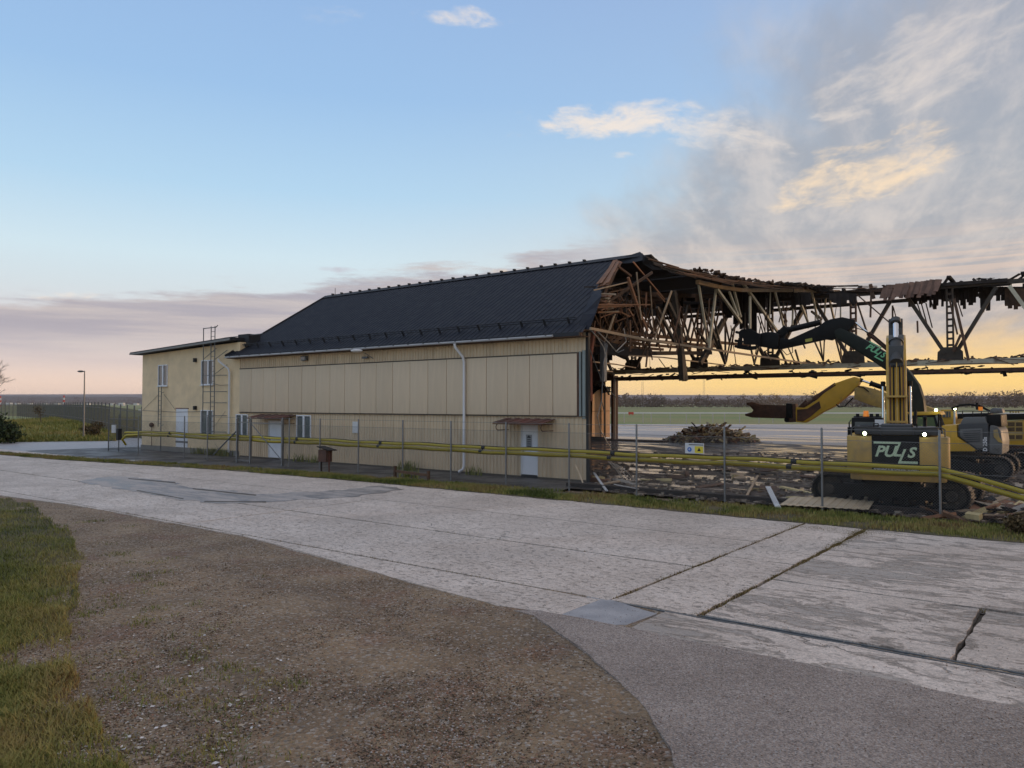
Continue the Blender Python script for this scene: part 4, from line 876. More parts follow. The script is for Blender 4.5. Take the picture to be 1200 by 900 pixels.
# ================================================================== EXCAVATORS
def lf(mat4): return MB(mat4)
def track(th, Mx, y, Ln=4.4, Hh=.92, w=.6, shoes=True, mt=m_track):
    """one crawler: frame, wheels, belt of shoes. Mx local->world, y lateral offset"""
    r = Hh/2; fr = lf(Mx)
    fr.bb(-Ln/2+.45, Ln/2-.45, y-w*.32, y+w*.32, .30, .66); fr.prism([(-.7, y-w*.4, .66), (.7, y-w*.4, .66), (.45, y-w*.4, .78), (-.45, y-w*.4, .78)], (0, w*.8, 0))
    tf = fr.build('track_frame', m_greyl if mt is None else m_blk, th, bevel=.02)
    for x in (-Ln/2+r, Ln/2-r):
        wl = lf(Mx).cyl((x, y, r), (0, 1, 0), r-.07, w*.34, 22); wl.cyl((x, y, r), (0, 1, 0), .16, w*.75, 12); wl = wl.build('wheel', m_track, tf, smooth=True)
    for k in range(7):
        x = -Ln/2+.85+k*(Ln-1.7)/6; lf(Mx).cyl((x, y, .22), (0, 1, 0), .13, w*.6, 10).build('roller', m_blk, tf, smooth=True)
    for x in (-.8, .8): lf(Mx).cyl((x, y, Hh-.17), (0, 1, 0), .08, w*.5, 10).build('roller', m_blk, tf, smooth=True)
    # belt path
    a = Ln/2-r; per = 4*a+2*math.pi*r; n = int(per/.19); bt = lf(Mx); path = []
    for i in range(n*1):
        d = per*i/n
        if d < 2*a: p = (-a+d, 0.); an = -math.pi/2
        elif d < 2*a+math.pi*r: th_ = -math.pi/2+(d-2*a)/r; p = (a+math.cos(th_)*r, r+math.sin(th_)*r); an = th_
        elif d < 4*a+math.pi*r: p = (a-(d-2*a-math.pi*r), 2*r); an = math.pi/2
        else: th_ = math.pi/2+(d-4*a-math.pi*r)/r; p = (-a+math.cos(th_)*r, r+math.sin(th_)*r); an = th_
        path.append((p, an))
    link = lf(Mx)
    for i, (p, an) in enumerate(path):
        q = path[(i+1) % n][0]; nx, nz = math.cos(an), math.sin(an); nx2, nz2 = math.cos(path[(i+1) % n][1]), math.sin(path[(i+1) % n][1])
        for yy in (-.1, .1):
            link.add([(p[0]-nx*.04, y+yy-.03, p[1]-nz*.04), (q[0]-nx2*.04, y+yy-.03, q[1]-nz2*.04), (q[0]-nx2*.12, y+yy-.03, q[1]-nz2*.12), (p[0]-nx*.12, y+yy-.03, p[1]-nz*.12),
                      (p[0]-nx*.04, y+yy+.03, p[1]-nz*.04), (q[0]-nx2*.04, y+yy+.03, q[1]-nz2*.04), (q[0]-nx2*.12, y+yy+.03, q[1]-nz2*.12), (p[0]-nx*.12, y+yy+.03, p[1]-nz*.12)],
                     [(0, 1, 2, 3), (7, 6, 5, 4), (0, 4, 5, 1), (3, 2, 6, 7)])
    lk = link.build('track_chain', m_blk, th)
    sm = MB(); sm.box((0, 0, -.01), .088, w/2, .018); sm.box((-.06, 0, .022), .014, w/2, .02); sm.box((.03, 0, .02), .012, w/2, .016)
    base = sm.build('track_shoe', mt or m_track, None); me = base.data; bpy.data.objects.remove(base)
    off = rootloc(th)
    for i, (p, an) in enumerate(path):
        loc = Matrix.Translation((p[0], y, p[1])) @ Matrix.Rotation(-(an-math.pi/2), 4, 'Y')
        o = bpy.data.objects.new('track_shoe', me); COL.objects.link(o); o.parent = lk; o.matrix_basis = Matrix.Translation(-off) @ Mx @ loc
def hydr(th, p, q, r, frac=.55, name='cylinder', rod=m_chrome, body=m_blk):
    p = Vector(p); q = Vector(q); m_ = p.lerp(q, frac)
    c = MB().tube([p, m_], r, 12).tube([m_-(q-p).normalized()*.06, m_], r*1.2, 12).build(name, body, th, smooth=True)
    MB().tube([m_, q], r*.5, 10).build('rod', rod, c, smooth=True); MB().tube([q-(q-p).normalized()*.08, q+(q-p).normalized()*.08], r*.85, 10).build('rod_eye', body, c, smooth=True); return c
def text3d(body, size, Mx, m, parent, name='lettering', shear=.25, ext=.004, bold=.0):
    cu = bpy.data.curves.new('t', 'FONT'); cu.body = body; cu.size = size; cu.shear = shear; cu.extrude = ext; cu.offset = bold; cu.align_x = 'CENTER'; cu.align_y = 'CENTER'; cu.resolution_u = 3
    ob = bpy.data.objects.new('t', cu); me = bpy.data.meshes.new_from_object(ob); bpy.data.objects.remove(ob); bpy.data.curves.remove(cu)
    me.transform(Matrix.Translation(-rootloc(parent)) @ Mx); me.materials.clear(); me.materials.append(m)
    o = bpy.data.objects.new(name, me); COL.objects.link(o); o.parent = parent; return o
def logo(cx, w, Mx, m, parent):
    """lettering with two interlocked L strokes; local x right, y up, width w"""
    k = w/460.; P = lambda x, y: ((x-580)*k, (425-y)*k*1.1, 0)
    text3d('PU', 175*k, Mx @ Matrix.Translation(P(468, 418)), m, parent, shear=.3, bold=.055*175*k*.55)
    text3d('S', 165*k, Mx @ Matrix.Translation(P(738, 425)), m, parent, shear=.3, bold=.055*165*k*.55)
    mb = MB(Mx); t_ = 24
    mb.prism([P(352, 308), P(643, 308), P(590, 440), P(640, 440), P(634, 464), P(560, 464), P(612, 332), P(352, 332)], (0, 0, .005))
    mb.prism([P(668, 385), P(694, 385), P(640, 512), P(808, 512), P(808, 537), P(604, 537)], (0, 0, .0055))
    o = mb.build('logo_stroke', m, parent); return o
# ---- front excavator, seen from behind
piv = Vector((11.98, 23.95, 0)); hd = math.atan2(piv.y, piv.x)
M1 = Matrix.Translation(piv) @ Matrix.Rotation(hd, 4, 'Z'); M1u = Matrix.Translation(W(*ST(11.98, 23.95))) @ Matrix.Rotation(math.atan2(U.y, U.x), 4, 'Z')
ex1 = thing('excavator', 'front yellow excavator with its black-panelled counterweight towards the fence and two lit lamps', 'excavator', piv)
for y in (-1.2, 1.2): track(ex1, M1u, y, 4.3, .95, .62)
lf(M1u).bb(-.9, .9, -.95, .95, .45, .75).build('undercarriage', m_blk, ex1, bevel=.05)
lf(M1).cyl((0, 0, .86), (0, 0, 1), .62, .26, 28).build('slew_ring', m_blk, ex1, smooth=True)
XR = -2.22
def plan(x0, x1, hw, r, n=5):      # rounded rear corners
    pts = []
    for k in range(n+1):
        a = math.pi/2*k/n; pts.append((x0+r-r*math.sin(a), hw-r+r*math.cos(a)))
    for k in range(n+1):
        a = math.pi/2*k/n; pts.append((x0+r-r*math.cos(a), -hw+r-r*math.sin(a)))
    return pts+[(x1, -hw), (x1, hw)]
HW = 1.33
cw = lf(M1); pl_ = plan(XR, -1.45, HW, .28)
cw.prism([(x, y, 1.10) for x, y in pl_], (0, 0, 1.06)); cwo = cw.build('counterweight', m_yeld, ex1, bevel=.06)
c2_ = lf(M1); pl2 = plan(XR+.10, -1.45, HW-.08, .26); c2_.prism([(x, y, .88) for x, y in pl2], (0, 0, .24)); c2_.build('counterweight_base', m_yeld, cwo, bevel=.03)
lf(M1).bb(XR-.008, XR+.05, -.56, .66, 1.13, 2.19).build('sign_panel', m_blk, cwo)
ML = M1 @ Matrix.Translation((XR-.012, .05, 1.70)) @ Matrix(((0, 0, -1, 0), (-1, 0, 0, 0), (0, 1, 0, 0), (0, 0, 0, 1)))
logo(0, 1.13, ML, m_ctext, cwo)
text3d('BORRNING & BETONGHÅLTAGNING', .068, M1 @ Matrix.Translation((XR-.012, .04, 1.215)) @ Matrix(((0, 0, -1, 0), (-1, 0, 0, 0), (0, 1, 0, 0), (0, 0, 0, 1))), m_wtext, cwo, shear=0, bold=.002)
ub = lf(M1); ub.bb(-1.45, .0, -1.26, 1.26, 1.0, 2.18); ub.bb(0, 1.7, -1.26, -.35, 1.0, 1.75); ub.bb(-.2, 1.9, -1.2, 1.2, .98, 1.18); ub.build('upper_body', m_yel, ex1, bevel=.03)
hdm = lf(M1); hdm.bb(-2.05, -.25, -1.05, 1.12, 2.19, 2.42); hd_ = hdm.build('engine_hood', m_grey, ex1, bevel=.05)
lf(M1).bb(-1.9, -.9, -.42, .42, 2.4, 2.5).build('hood_hatch', m_grey, hd_, bevel=.03)
for y0_, y1_ in ((-.42, -1.2), (.42, 1.2)):
    lf(M1).tube([(-2.1, y0_, 2.15), (-2.1, y0_, 2.40), (-2.1, y1_*.93, 2.43), (-2.1, y1_, 2.36), (-2.1, y1_, 2.16)], .018, 6).build('handrail', m_grey, ex1)
for y in (.84, -.69):
    lo_ = lf(M1).bb(-2.22, -2.12, y-.09, y+.09, 2.17, 2.29).build('work_lamp', m_blk, ex1); lf(M1).sphere((-2.235, y, 2.235), .05, 10, 6, (.4, 1, 1)).build('lens', m_lens, lo_)
lf(M1).tube([(-.7, -.75, 2.4), (-.7, -.75, 2.62), (-.78, -.75, 2.72)], .05, 8).build('exhaust_pipe', m_blk, ex1)
cb = lf(M1); cb.prism([(.05, .38, 1.15), (1.75, .38, 1.15), (1.85, .38, 1.7), (1.5, .38, 2.62), (.05, .38, 2.66)], (0, .92, 0)); cbo = cb.build('cab', m_blk, ex1, bevel=.05)
lf(M1).bb(.035, .06, .48, 1.2, 2.0, 2.52).build('rear_window', m_glass, cbo); lf(M1).bb(.3, 1.3, 1.29, 1.31, 1.75, 2.5).build('side_window', m_glass, cbo)
lf(M1).bb(.4, 1.2, .45, 1.25, 2.64, 2.70).build('cab_roof', m_grey, cbo)
lf(M1).cyl((.25, .88, 2.78), (0, 0, 1), .09, .18, 12, .07).build('beacon', m_beacon, cbo, smooth=True)
for y in (1.12, .72, .55): lf(M1).bb(.1, .2, y-.05, y+.05, 2.68, 2.78).build('roof_lamp', m_blk, cbo)
lf(M1).bb(-.1, -.06, .36, .62, 2.44, 2.60).build('white_plate', m_whitem, ex1); lf(M1).bb(-.3, .1, 1.3, 1.4, 2.0, 2.35).build('mirror', m_blk, ex1)
for k in range(7): lf(M1).bb(-1.42, -.1, 1.255, 1.27, 1.45+k*.09, 1.49+k*.09).build('vent_slat', m_grey, ub) if 0 else None
for y in (): lf(M1).bb(XR-.03, XR+.02, y-.07, y+.07, 1.95, 2.0).build('reflector', m_signr, cwo)
for y in (-.45, .55): lf(M1).tube([(-1.9, y-.06, 2.42), (-1.9, y-.06, 2.52), (-1.9, y+.06, 2.52), (-1.9, y+.06, 2.42)], .018, 5).build('lifting_eye', m_blk, hd_)
for k in range(6): lf(M1).bb(-1.75+k*.13, -1.69+k*.13, .5, 1.0, 2.415, 2.435).build('vent_slat', m_blk, hd_)
lf(M1).tube([(-.1, 1.33, 1.2), (-.1, 1.36, 2.5), (.9, 1.36, 2.55)], .02, 6).build('grab_rail', m_blk, ex1)
lf(M1).tube([(.1, -1.2, 1.7), (.1, -1.2, 2.75), (1.5, -1.2, 2.75), (1.5, -1.2, 1.75)], .022, 6).build('handrail', m_blk, ex1)
# boom rising straight away from us
def prof_xz(Mx, pts, y0, y1): return lf(Mx).prism([(x, y0, z) for x, z in pts], (0, y1-y0, 0))
bm_ = prof_xz(M1, [(.15, 1.6), (.75, 1.55), (1.25, 2.8), (1.95, 4.1), (3.4, 5.2), (3.25, 5.5), (2.6, 5.35), (1.45, 4.55), (.75, 3.1), (.2, 2.0)], -.30, .30)
bmo = bm_.build('boom', m_yel, ex1, bevel=.03)
for y in (-.2, -.1, .08, .18): lf(M1).tube([(.05, y, 1.9), (.35, y, 2.6), (.68, y, 3.2), (1.2, y, 4.35)], .026, 6).build('hydraulic_hose', m_blk if abs(y) < .15 else m_rustd, bmo)
for y in (-.27, .24, -.01): lf(M1).tube([(.02, y, 2.0), (.60, y, 3.15), (1.30, y, 4.5)], .02, 6).build('steel_line', m_yeld, bmo)
for z in (2.5, 3.3): lf(M1).bb(.22 if z < 3 else .55, .5 if z < 3 else .9, -.31, .31, z, z+.06).build('hose_clamp', m_yeld, bmo)
hydr(bmo, M1 @ Vector((1.25, 0, 4.45)), M1 @ Vector((2.35, 0, 5.9)), .19, .5, body=m_grey)
lf(M1).bb(1.28, 1.5, -.22, .22, 4.3, 5.0).build('cylinder_bracket', m_grey, bmo, bevel=.02)
lf(M1).bb(2.2, 2.5, -.2, .2, 5.1, 5.65).build('cylinder_bracket', m_grey, bmo, bevel=.02)
lf(M1).bb(1.9, 2.0, -.24, .22, 4.9, 5.4).build('cylinder_bracket', m_greyl, bmo, bevel=.02)
for y in (-.40, .40): hydr(ex1, M1 @ Vector((1.2, y, 1.5)), M1 @ Vector((1.55, y, 3.75)), .085, .35)
prof_xz(M1, [(2.5, 6.0), (3.0, 6.05), (3.75, 5.1), (4.7, 2.0), (4.5, 1.9), (3.2, 5.0), (2.6, 5.3)], -.22, .22).build('arm', m_grey, ex1, bevel=.03)
prof_xz(M1, [(4.45, 2.1), (4.85, 2.1), (5.3, 1.2), (4.9, .3), (4.1, .15), (3.9, .3), (4.5, .6), (4.6, 1.2)], -.26, .26).build('bucket', m_track, ex1, bevel=.03)
lf(M1).tube([(.2, -.5, 1.9), (.3, -.52, 2.9)], .05, 6).build('pipe_stack', m_blk, ex1)
# ---- excavators seen from the side, reaching to the left: shapes measured on planes parallel to the wall
def side_prism(th, name, pts, t0, t1, m, bevel=.03, parent=None):
    q = [PT(x, y, t0) for x, y in pts]
    return MB().prism([W(s, t0, z) for s, z in q], N3*(t1-t0)).build(name, m, parent or th, bevel=bevel)
def SP(x, y, t): return PTw(x, y, t)
T2 = 12.; s2 = PT(1121, 520, T2)[0]; M2 = Matrix.Translation(W(s2, T2)) @ Matrix.Rotation(math.atan2(U.y, U.x), 4, 'Z')
ex2 = thing('excavator', 'black-boomed excavator with grey engine cover, its grapple raised against the broken trusses', 'excavator', W(s2, T2))
for y in (-1.2, 1.2): track(ex2, M2, y, 4.3, .95, .6)
lf(M2).bb(-.9, .9, -.95, .95, .45, .95).build('undercarriage', m_blk, ex2, bevel=.05)
tn, tf_ = T2-1.35, T2+1.35
bd2 = side_prism(ex2, 'upper_body', [(1099, 499), (1121, 498), (1122, 512), (1143.5, 526.5), (1142, 529), (1090, 529), (1090, 500)], tn, tf_, m_yel)
side_prism(ex2, 'engine_cover', [(1123, 497), (1157.5, 496), (1160, 528.5), (1144, 527), (1122.6, 511)], tn-.02, tf_, m_grey)
ec = side_prism(ex2, 'cover_panel', [(1125, 503), (1151, 502), (1152, 525), (1145, 525), (1125, 512)], tn-.05, tn-.015, m_greyl, .01)
for k in range(6): side_prism(ex2, 'louvre', [(1128+k*.0, 505+k*2.4), (1149, 504.3+k*2.4), (1149, 505.3+k*2.4), (1128+k*1.5, 506+k*2.4)], tn-.062, tn-.045, m_grey, 0, ec)
side_prism(ex2, 'top_cover', [(1129, 489), (1154, 488.5), (1157, 496), (1125, 497)], tn+.2, tf_-.2, m_greyl)
side_prism(ex2, 'hood', [(1156, 486), (1173, 486), (1174, 500), (1157, 500)], tn+.3, tf_-.2, m_blk)
side_prism(ex2, 'deck', [(1122, 485), (1160, 484), (1160, 490), (1122, 491)], tn+.9, tf_-.5, m_blk)
side_prism(ex2, 'air_cleaner', [(1160, 480), (1163, 478), (1174, 478.5), (1176, 484), (1160, 485)], tn+.7, tn+1.5, m_greyl, .05)
side_prism(ex2, 'counterweight', [(1160, 498), (1169, 500), (1173, 505), (1175, 518), (1174.5, 533), (1160, 531.5), (1158, 528)], tn, tf_, m_greyl, .08)
side_prism(ex2, 'counterweight_stripe', [(1164, 504), (1169, 503), (1171, 512), (1175, 519), (1170, 518), (1164.5, 512)], tn-.02, tn+.2, m_yeld, .01)
MV = Matrix(((U.x, 0, -NN.x, 0), (U.y, 0, -NN.y, 0), (0, 1, 0, 0), (0, 0, 0, 1)))
def MT(px, py, t, ang=0.):      # matrix for lettering on a plane t=const facing the camera: local x -> right in the image
    p = PTw(px, py, t); X_ = -U3; Y_ = Z3; Z_ = -N3
    return Matrix.Translation(p) @ Matrix(((X_.x, Y_.x, Z_.x, 0), (X_.y, Y_.y, Z_.y, 0), (X_.z, Y_.z, Z_.z, 0), (0, 0, 0, 1))) @ Matrix.Rotation(ang, 4, 'Z')
text3d('D 250s', .20, MT(1154.5, 520.5, tn-.025, math.pi/2), m_wtext, ex2, shear=0, bold=.006)
MB().tube([SP(1121, 483, tn+.3), SP(1128, 481.5, tn+.3), SP(1158, 482, tn+.3), SP(1162, 484, tn+.3)], .022, 6).build('handrail', m_greyl, ex2)
for x in (1128, 1140, 1150, 1158): MB().tube([SP(x, 482, tn+.3), SP(x, 490, tn+.3)], .018, 5).build('handrail', m_blk, ex2)
MB().tube([SP(1115, 479, T2), SP(1125, 475, T2), SP(1136, 474, T2), SP(1148, 475.5, T2), SP(1162, 483, T2)], .05, 6).build('cable_arc', m_blk, ex2)
MB().cyl(SP(1149, 479, T2-.3), (0, 0, 1), .08, .16, 10).build('beacon', m_beacon, ex2); MB().cyl(SP(1145, 476, T2-.3), (0, 0, 1), .05, .3, 8).build('exhaust_pipe', m_blk, ex2)
cab2 = side_prism(ex2, 'cab', [(1068, 486), (1098, 486), (1107, 510), (1106, 529), (1064, 529), (1062, 505)], tn, tn+1.0, m_blk, .04)
side_prism(ex2, 'cab_roof', [(1063, 483), (1101, 482), (1103, 486), (1066, 487)], tn-.05, tn+1.05, m_yel, .02)
side_prism(ex2, 'side_window', [(1071, 489), (1094, 489), (1099, 510), (1070, 510)], tn-.02, tn+.02, mat('green_glass', (.06, .10, .045), .15, .2, 3., c2=(.18, .26, .07), c2thr=(.6, .72), c2sc=3.), 0, cab2)
side_prism(ex2, 'pillar', [(1096, 487), (1099, 487), (1107, 512), (1104, 513)], tn-.04, tn+.04, m_greyl, .01, cab2)
lo_ = side_prism(ex2, 'work_lamp', [(1095, 479), (1099, 479), (1099, 482), (1095, 482)], tn-.1, tn+.1, m_blk, 0); MB().sphere(SP(1097, 480.5, tn-.12), .06, 8, 6).build('lens', m_lens, lo_)
# boom: gooseneck
side_prism(ex2, 'boom', [(1062, 503), (1084, 503), (1084.5, 488), (1082, 468), (1076.5, 451), (1066, 436), (1054, 424), (1038, 413), (1015, 399), (994, 388), (984, 384), (977, 388), (979, 396), (1000, 409), (1022, 423), (1041, 436), (1052, 447), (1060, 462), (1062.5, 480)], T2-.22, T2+.32, m_grn, .04)
MB().cyl(SP(1079, 492, T2), N3, .16, .9, 14).build('boom_pin', m_blk, ex2)
logo(0, .98, MT(1026.5, 411.6, T2-.235, -.55), m_gtext, ex2)
arm2 = side_prism(ex2, 'arm', [(905, 392), (914, 396), (925, 397.5), (960, 381.7), (966, 377), (973, 374), (987, 371.5), (1002, 375), (1001, 380), (996, 386), (990, 390), (973, 398.5), (966, 397.5), (939, 403.5), (913, 409), (904, 407)], T2-.2, T2+.2, m_blk, .03)
side_prism(ex2, 'sticker', [(943.5, 397.6), (951.5, 396), (952, 399.4), (944, 401)], T2-.21, T2-.19, mat('yellow_sticker', (.45, .42, .08), .6, .1), 0, arm2)
hydr(arm2, SP(962, 377.5, T2), SP(914, 389, T2), .14, .8, body=m_blk); MB().beam(SP(922, 384, T2), SP(910, 395, T2), .2, .3).build('link', m_blk, arm2); MB().beam(SP(921, 386, T2), SP(912, 403, T2), .1, .3).build('link', m_blk, arm2)
hydr(ex2, SP(1046, 414, T2-.05), SP(1001, 376.5, T2-.05), .10, .62, body=m_rustd)
MB().tube([SP(999, 383, T2-.3), SP(1012, 387, T2-.3), SP(1024, 393, T2-.3), SP(1040, 408, T2-.3)], .02, 5).build('hydraulic_hose', m_blk, ex2)
MB().tube([SP(941, 402, T2), SP(942, 405, T2), SP(943.5, 408.5, T2)], .04, 5).build('hose_end', m_blk, arm2)
MB().tube([SP(906, 406, T2-.2), SP(896, 412, T2-.25), SP(898, 417, T2-.25), SP(905, 415, T2-.1)], .025, 5).build('hydraulic_hose', m_blk, arm2)
MB().tube([SP(915, 408, T2-.2), SP(922, 416, T2-.25), SP(929, 413, T2-.25), SP(928, 404, T2-.1)], .022, 5).build('hydraulic_hose', m_blk, arm2)
gr2 = side_prism(ex2, 'grapple', [(889, 391), (898, 389), (906, 389), (913, 392), (912, 407), (904, 409), (897, 407), (889, 406)], T2-.35, T2+.35, m_blk, .05)
gp_ = [(865.5, 389), (869, 386), (878, 385), (884, 388), (891, 392), (891, 406), (886, 409.5), (878, 410.5), (863.5, 408.5)]
for t0 in (T2-.5, T2+.42): 
    side_prism(ex2, 'grapple_plate', [(865.5, 389), (869, 386), (878, 385), (884, 388), (891, 392), (891, 405), (886, 404), (880, 404), (871, 403), (871, 396), (866, 396)], t0, t0+.08, m_blk, 0, gr2)
    side_prism(ex2, 'grapple_plate', [(865.2, 396), (869.5, 396), (869, 404), (878, 406), (887, 405), (886, 409.5), (878, 410.5), (863.5, 408.3)], t0, t0+.08, m_blk, 0, gr2)
for x, y in ((867, 390), (866, 400), (866, 406.5), (874, 408), (882, 407.5), (880, 390), (876, 397)): MB().cyl(SP(x, y, T2), N3, .07, .9, 8).build('crossbar', m_blk, gr2)
side_prism(ex2, 'grapple_motor', [(874, 390), (890, 393), (890, 404), (876, 402)], T2-.3, T2+.3, m_blk, .06, gr2)
# ---- third excavator: yellow, with a shear
T3 = 18.6; s3 = PT(1166, 520, T3)[0]; M3 = Matrix.Translation(W(s3, T3)) @ Matrix.Rotation(math.atan2(U.y, U.x), 4, 'Z')
ex3 = thing('excavator', 'rear yellow excavator holding a rusty shear level over the yard', 'excavator', W(s3, T3))
for y in (-1.2, 1.2): track(ex3, M3, y, 4.3, .95, .6)
lf(M3).bb(-.9, .9, -.95, .95, .45, .95).build('undercarriage', m_blk, ex3, bevel=.05)
tn3, tf3 = T3-1.4, T3+1.4
side_prism(ex3, 'upper_body', [(1117, 497), (1240, 491), (1240, 522), (1117, 521)], tn3, tf3, m_yel)
gl3 = side_prism(ex3, 'grille_frame', [(1179, 494), (1199, 493), (1199, 516), (1179, 517)], tn3-.03, tn3-.005, m_yeld, 0)
for r0, r1 in ((495, 499.5), (501, 505.5), (510, 514.5)):
    for c0, c1 in ((1181, 1189), (1190.5, 1198), (1202, 1214)): side_prism(ex3, 'grille', [(c0, r0), (c1, r0-.2), (c1, r1), (c0, r1)], tn3-.05, tn3-.02, mat('brown_grille', (.10, .06, .025), .7, .3, 6.), 0, gl3)
side_prism(ex3, 'hood', [(1150, 486), (1240, 484), (1240, 491), (1150, 493)], tn3+.3, tf3-.3, m_blk)
side_prism(ex3, 'counterweight', [(1222, 486), (1246, 486), (1250, 505), (1248, 528), (1222, 528)], tn3, tf3, m_yel, .1)
side_prism(ex3, 'under_frame', [(1117, 521), (1240, 523), (1240, 526), (1117, 526)], tn3+.2, tf3-.2, m_rustd, .0)
for k in range(4): side_prism(ex3, 'yellow_marking', [(1183+k*3.2, 481.5), (1185+k*3.2, 481.5), (1185+k*3.2, 484), (1183+k*3.2, 484)], tn3+.5, tn3+.6, m_yeld, 0)
MB().tube([SP(1170, 481.3, tn3+.5), SP(1215, 481, tn3+.5)], .03, 5).build('handrail', m_grey, ex3)
cab3 = side_prism(ex3, 'cab', [(1102.5, 480), (1117, 480), (1118, 489), (1116, 497), (1105, 497), (1103, 490)], tn3, tn3+1., m_yel, .03)
side_prism(ex3, 'cab_window', [(1104.5, 482), (1114, 482), (1114, 489), (1104.5, 489)], tn3-.03, tn3, m_glass, 0, cab3)
for x in (1108, 1111.5): side_prism(ex3, 'window_bar', [(x, 482), (x+.6, 482), (x+.6, 489), (x, 489)], tn3-.05, tn3-.03, m_yeld, 0, cab3)
side_prism(ex3, 'cab_front', [(1100, 497), (1118, 497), (1118, 520), (1100, 520)], tn3, tn3+1., m_yel, .03)
side_prism(ex3, 'frame_post', [(1117.5, 479), (1119.5, 479), (1119.5, 497), (1117.5, 497)], tn3-.02, tn3+.1, m_whitem, 0)
lo_ = MB().box(SP(1119, 479, tn3), .12, .06, .08, (U3, N3, Z3)).build('work_lamp', m_blk, ex3); MB().sphere(SP(1119, 479, tn3-.08), .06, 8, 6).build('lens', m_lens, lo_)
side_prism(ex3, 'boom', [(1001, 455), (1008, 452), (1024, 456), (1041, 462), (1080, 474), (1128, 491), (1128, 503), (1100, 500), (1060, 487), (1040, 480.5), (1018, 474), (1001, 467.5)], T3-.25, T3+.25, m_yeld, .04)
arm3 = side_prism(ex3, 'arm', [(1001, 441.5), (1008.5, 444.3), (1005, 452), (996, 461), (976, 477), (963.5, 483), (951, 491), (943, 495.5), (932, 494.5), (932.5, 477), (942, 478), (958, 468), (971, 455), (979, 449), (990, 445)], T3-.24, T3+.24, m_yel, .03)
hydr(arm3, SP(980, 451, T3-.1), SP(945, 474, T3-.1), .15, .75, body=m_rustd, rod=m_rustd)
MB().beam(SP(947, 471, T3), SP(935, 482, T3), .22, .3).build('link', m_rustd, arm3)
side_prism(ex3, 'arm_wear_plate', [(934, 480), (946, 479), (960, 470), (962, 478), (950, 488), (941, 494), (934, 493)], T3-.27, T3-.24, m_rustd, 0, arm3)
hydr(ex3, SP(1046, 458, T3-.1), SP(1009, 445.5, T3-.1), .13, .7, body=m_blk)
MB().tube([SP(1000, 466, T3-.3), SP(990, 476, T3-.3), SP(984, 477, T3-.3), SP(980, 474, T3-.3)], .035, 6).build('hydraulic_hose', m_blk, ex3)
MB().tube([SP(1006, 453, T3-.3), SP(1012, 454, T3-.3), SP(1018, 459, T3-.3)], .03, 6).build('hydraulic_hose', m_blk, ex3)
for x in (1024, 1032, 1038): MB().tube([SP(x, 459, T3), SP(x+1, 455, T3), SP(x+3, 459, T3)], .03, 5).build('hose_bracket', m_blk, ex3)
shr = side_prism(ex3, 'shear', [(919, 475), (932, 473), (933, 494.5), (925, 495), (920, 490.5), (881, 489.4), (873, 487.2), (873, 485), (881, 483), (882.5, 480.5), (879, 476.5), (874.5, 474), (875, 472), (881, 471), (890, 474)], T3-.25, T3+.25, m_rustd, .03)
side_prism(ex3, 'rotator', [(921, 472.5), (928, 473), (928.5, 490), (921, 490)], T3-.35, T3+.35, m_blk, .04, shr)
MB().cyl(SP(923.5, 492, T3), N3, .14, .5, 12).build('hose_loop', m_blk, shr)
MB().cyl(SP(1025, 0, T3) if 0 else SP(1036.8, 449, T3-1.2), (0, 0, 1), .05, .1, 8).build('antenna_ball', m_blk, ex3)
# ================================================================== FENCE
fence = thing('chain_link_fence', 'grey chain-link fence on steel posts running between the pavement and the hangar', 'fence', W(-15.7, -2.7))
TF = -2.7; FH = 2.4
fx = [1101, 963, 849, 746, 667, 593, 528.5, 472, 420, 375, 339, 331, 293.5, 278, 243, 216, 162]
fs = [PT(x, 520, TF)[0] for x in fx]; fs = [fs[0]-6., fs[0]-3.]+fs
pm = MB(Matrix.Translation(W(fs[0], TF))); pm.tube([(0, 0, -.05), (0, 0, FH-.03), (0, 0, FH)], [.034, .034, .024], 8)
p0 = pm.build('post', m_zinc, fence, smooth=True)
for i, s in enumerate(fs[1:]):
    c = p0.copy(); COL.objects.link(c); d = W(s, TF)-W(fs[0], TF); c.location = Vector(p0.location)+d
    c.rotation_euler = (0, 0, 0)
def mesh_panel(par, a, b, h0, h1, pitch=.075, r=.0021, m=None):
    a = Vector(a); b = Vector(b); d = b-a; w = d.length; d /= w; h = h1-h0; mb = []; V = []; Fc = []; nrm = Vector((-d.y, d.x, 0))
    def wire(p, q):
        dd = (q-p).normalized(); x_ = dd.cross(nrm).normalized(); o = len(V)
        for e in (p, q):
            for k in range(3):
                an = 2*math.pi*k/3; v = e+x_*(math.cos(an)*r)+nrm*(math.sin(an)*r); V.append((v.x, v.y, v.z))
        for k in range(3): Fc.append((o+k, o+(k+1) % 3, o+3+(k+1) % 3, o+3+k))
    k = -h
    while k < w:
        for sg in (0, 1):
            u0, u1 = max(k, 0), min(k+h, w)
            if u1-u0 < .02: continue
            z0, z1 = u0-k, u1-k
            if sg: z0, z1 = h-z0, h-z1
            wire(a+d*u0+Z3*(h0+z0)+nrm*(.002*(1 if sg else -1)), a+d*u1+Z3*(h0+z1)+nrm*(.002*(1 if sg else -1)))
        k += pitch
    off = rootloc(par); V2 = np.array(V)-np.array(off); return rawmesh('wire_mesh', V2, Fc, m or m_zinc, 'stuff', parent=par)
for s0, s1 in zip(fs[:-1], fs[1:]):
    if abs(s0-PT(331, 520, TF)[0]) < .01: continue      # the open gate bay
    mesh_panel(fence, W(s0, TF), W(s1, TF), .05, 2.05)
for z in (2.05, 2.36, 1.25): 
    MB().tube([W(fs[0], TF, z), W(fs[-1], TF, z)], .006, 4).build('tension_wire', m_zinc, fence)
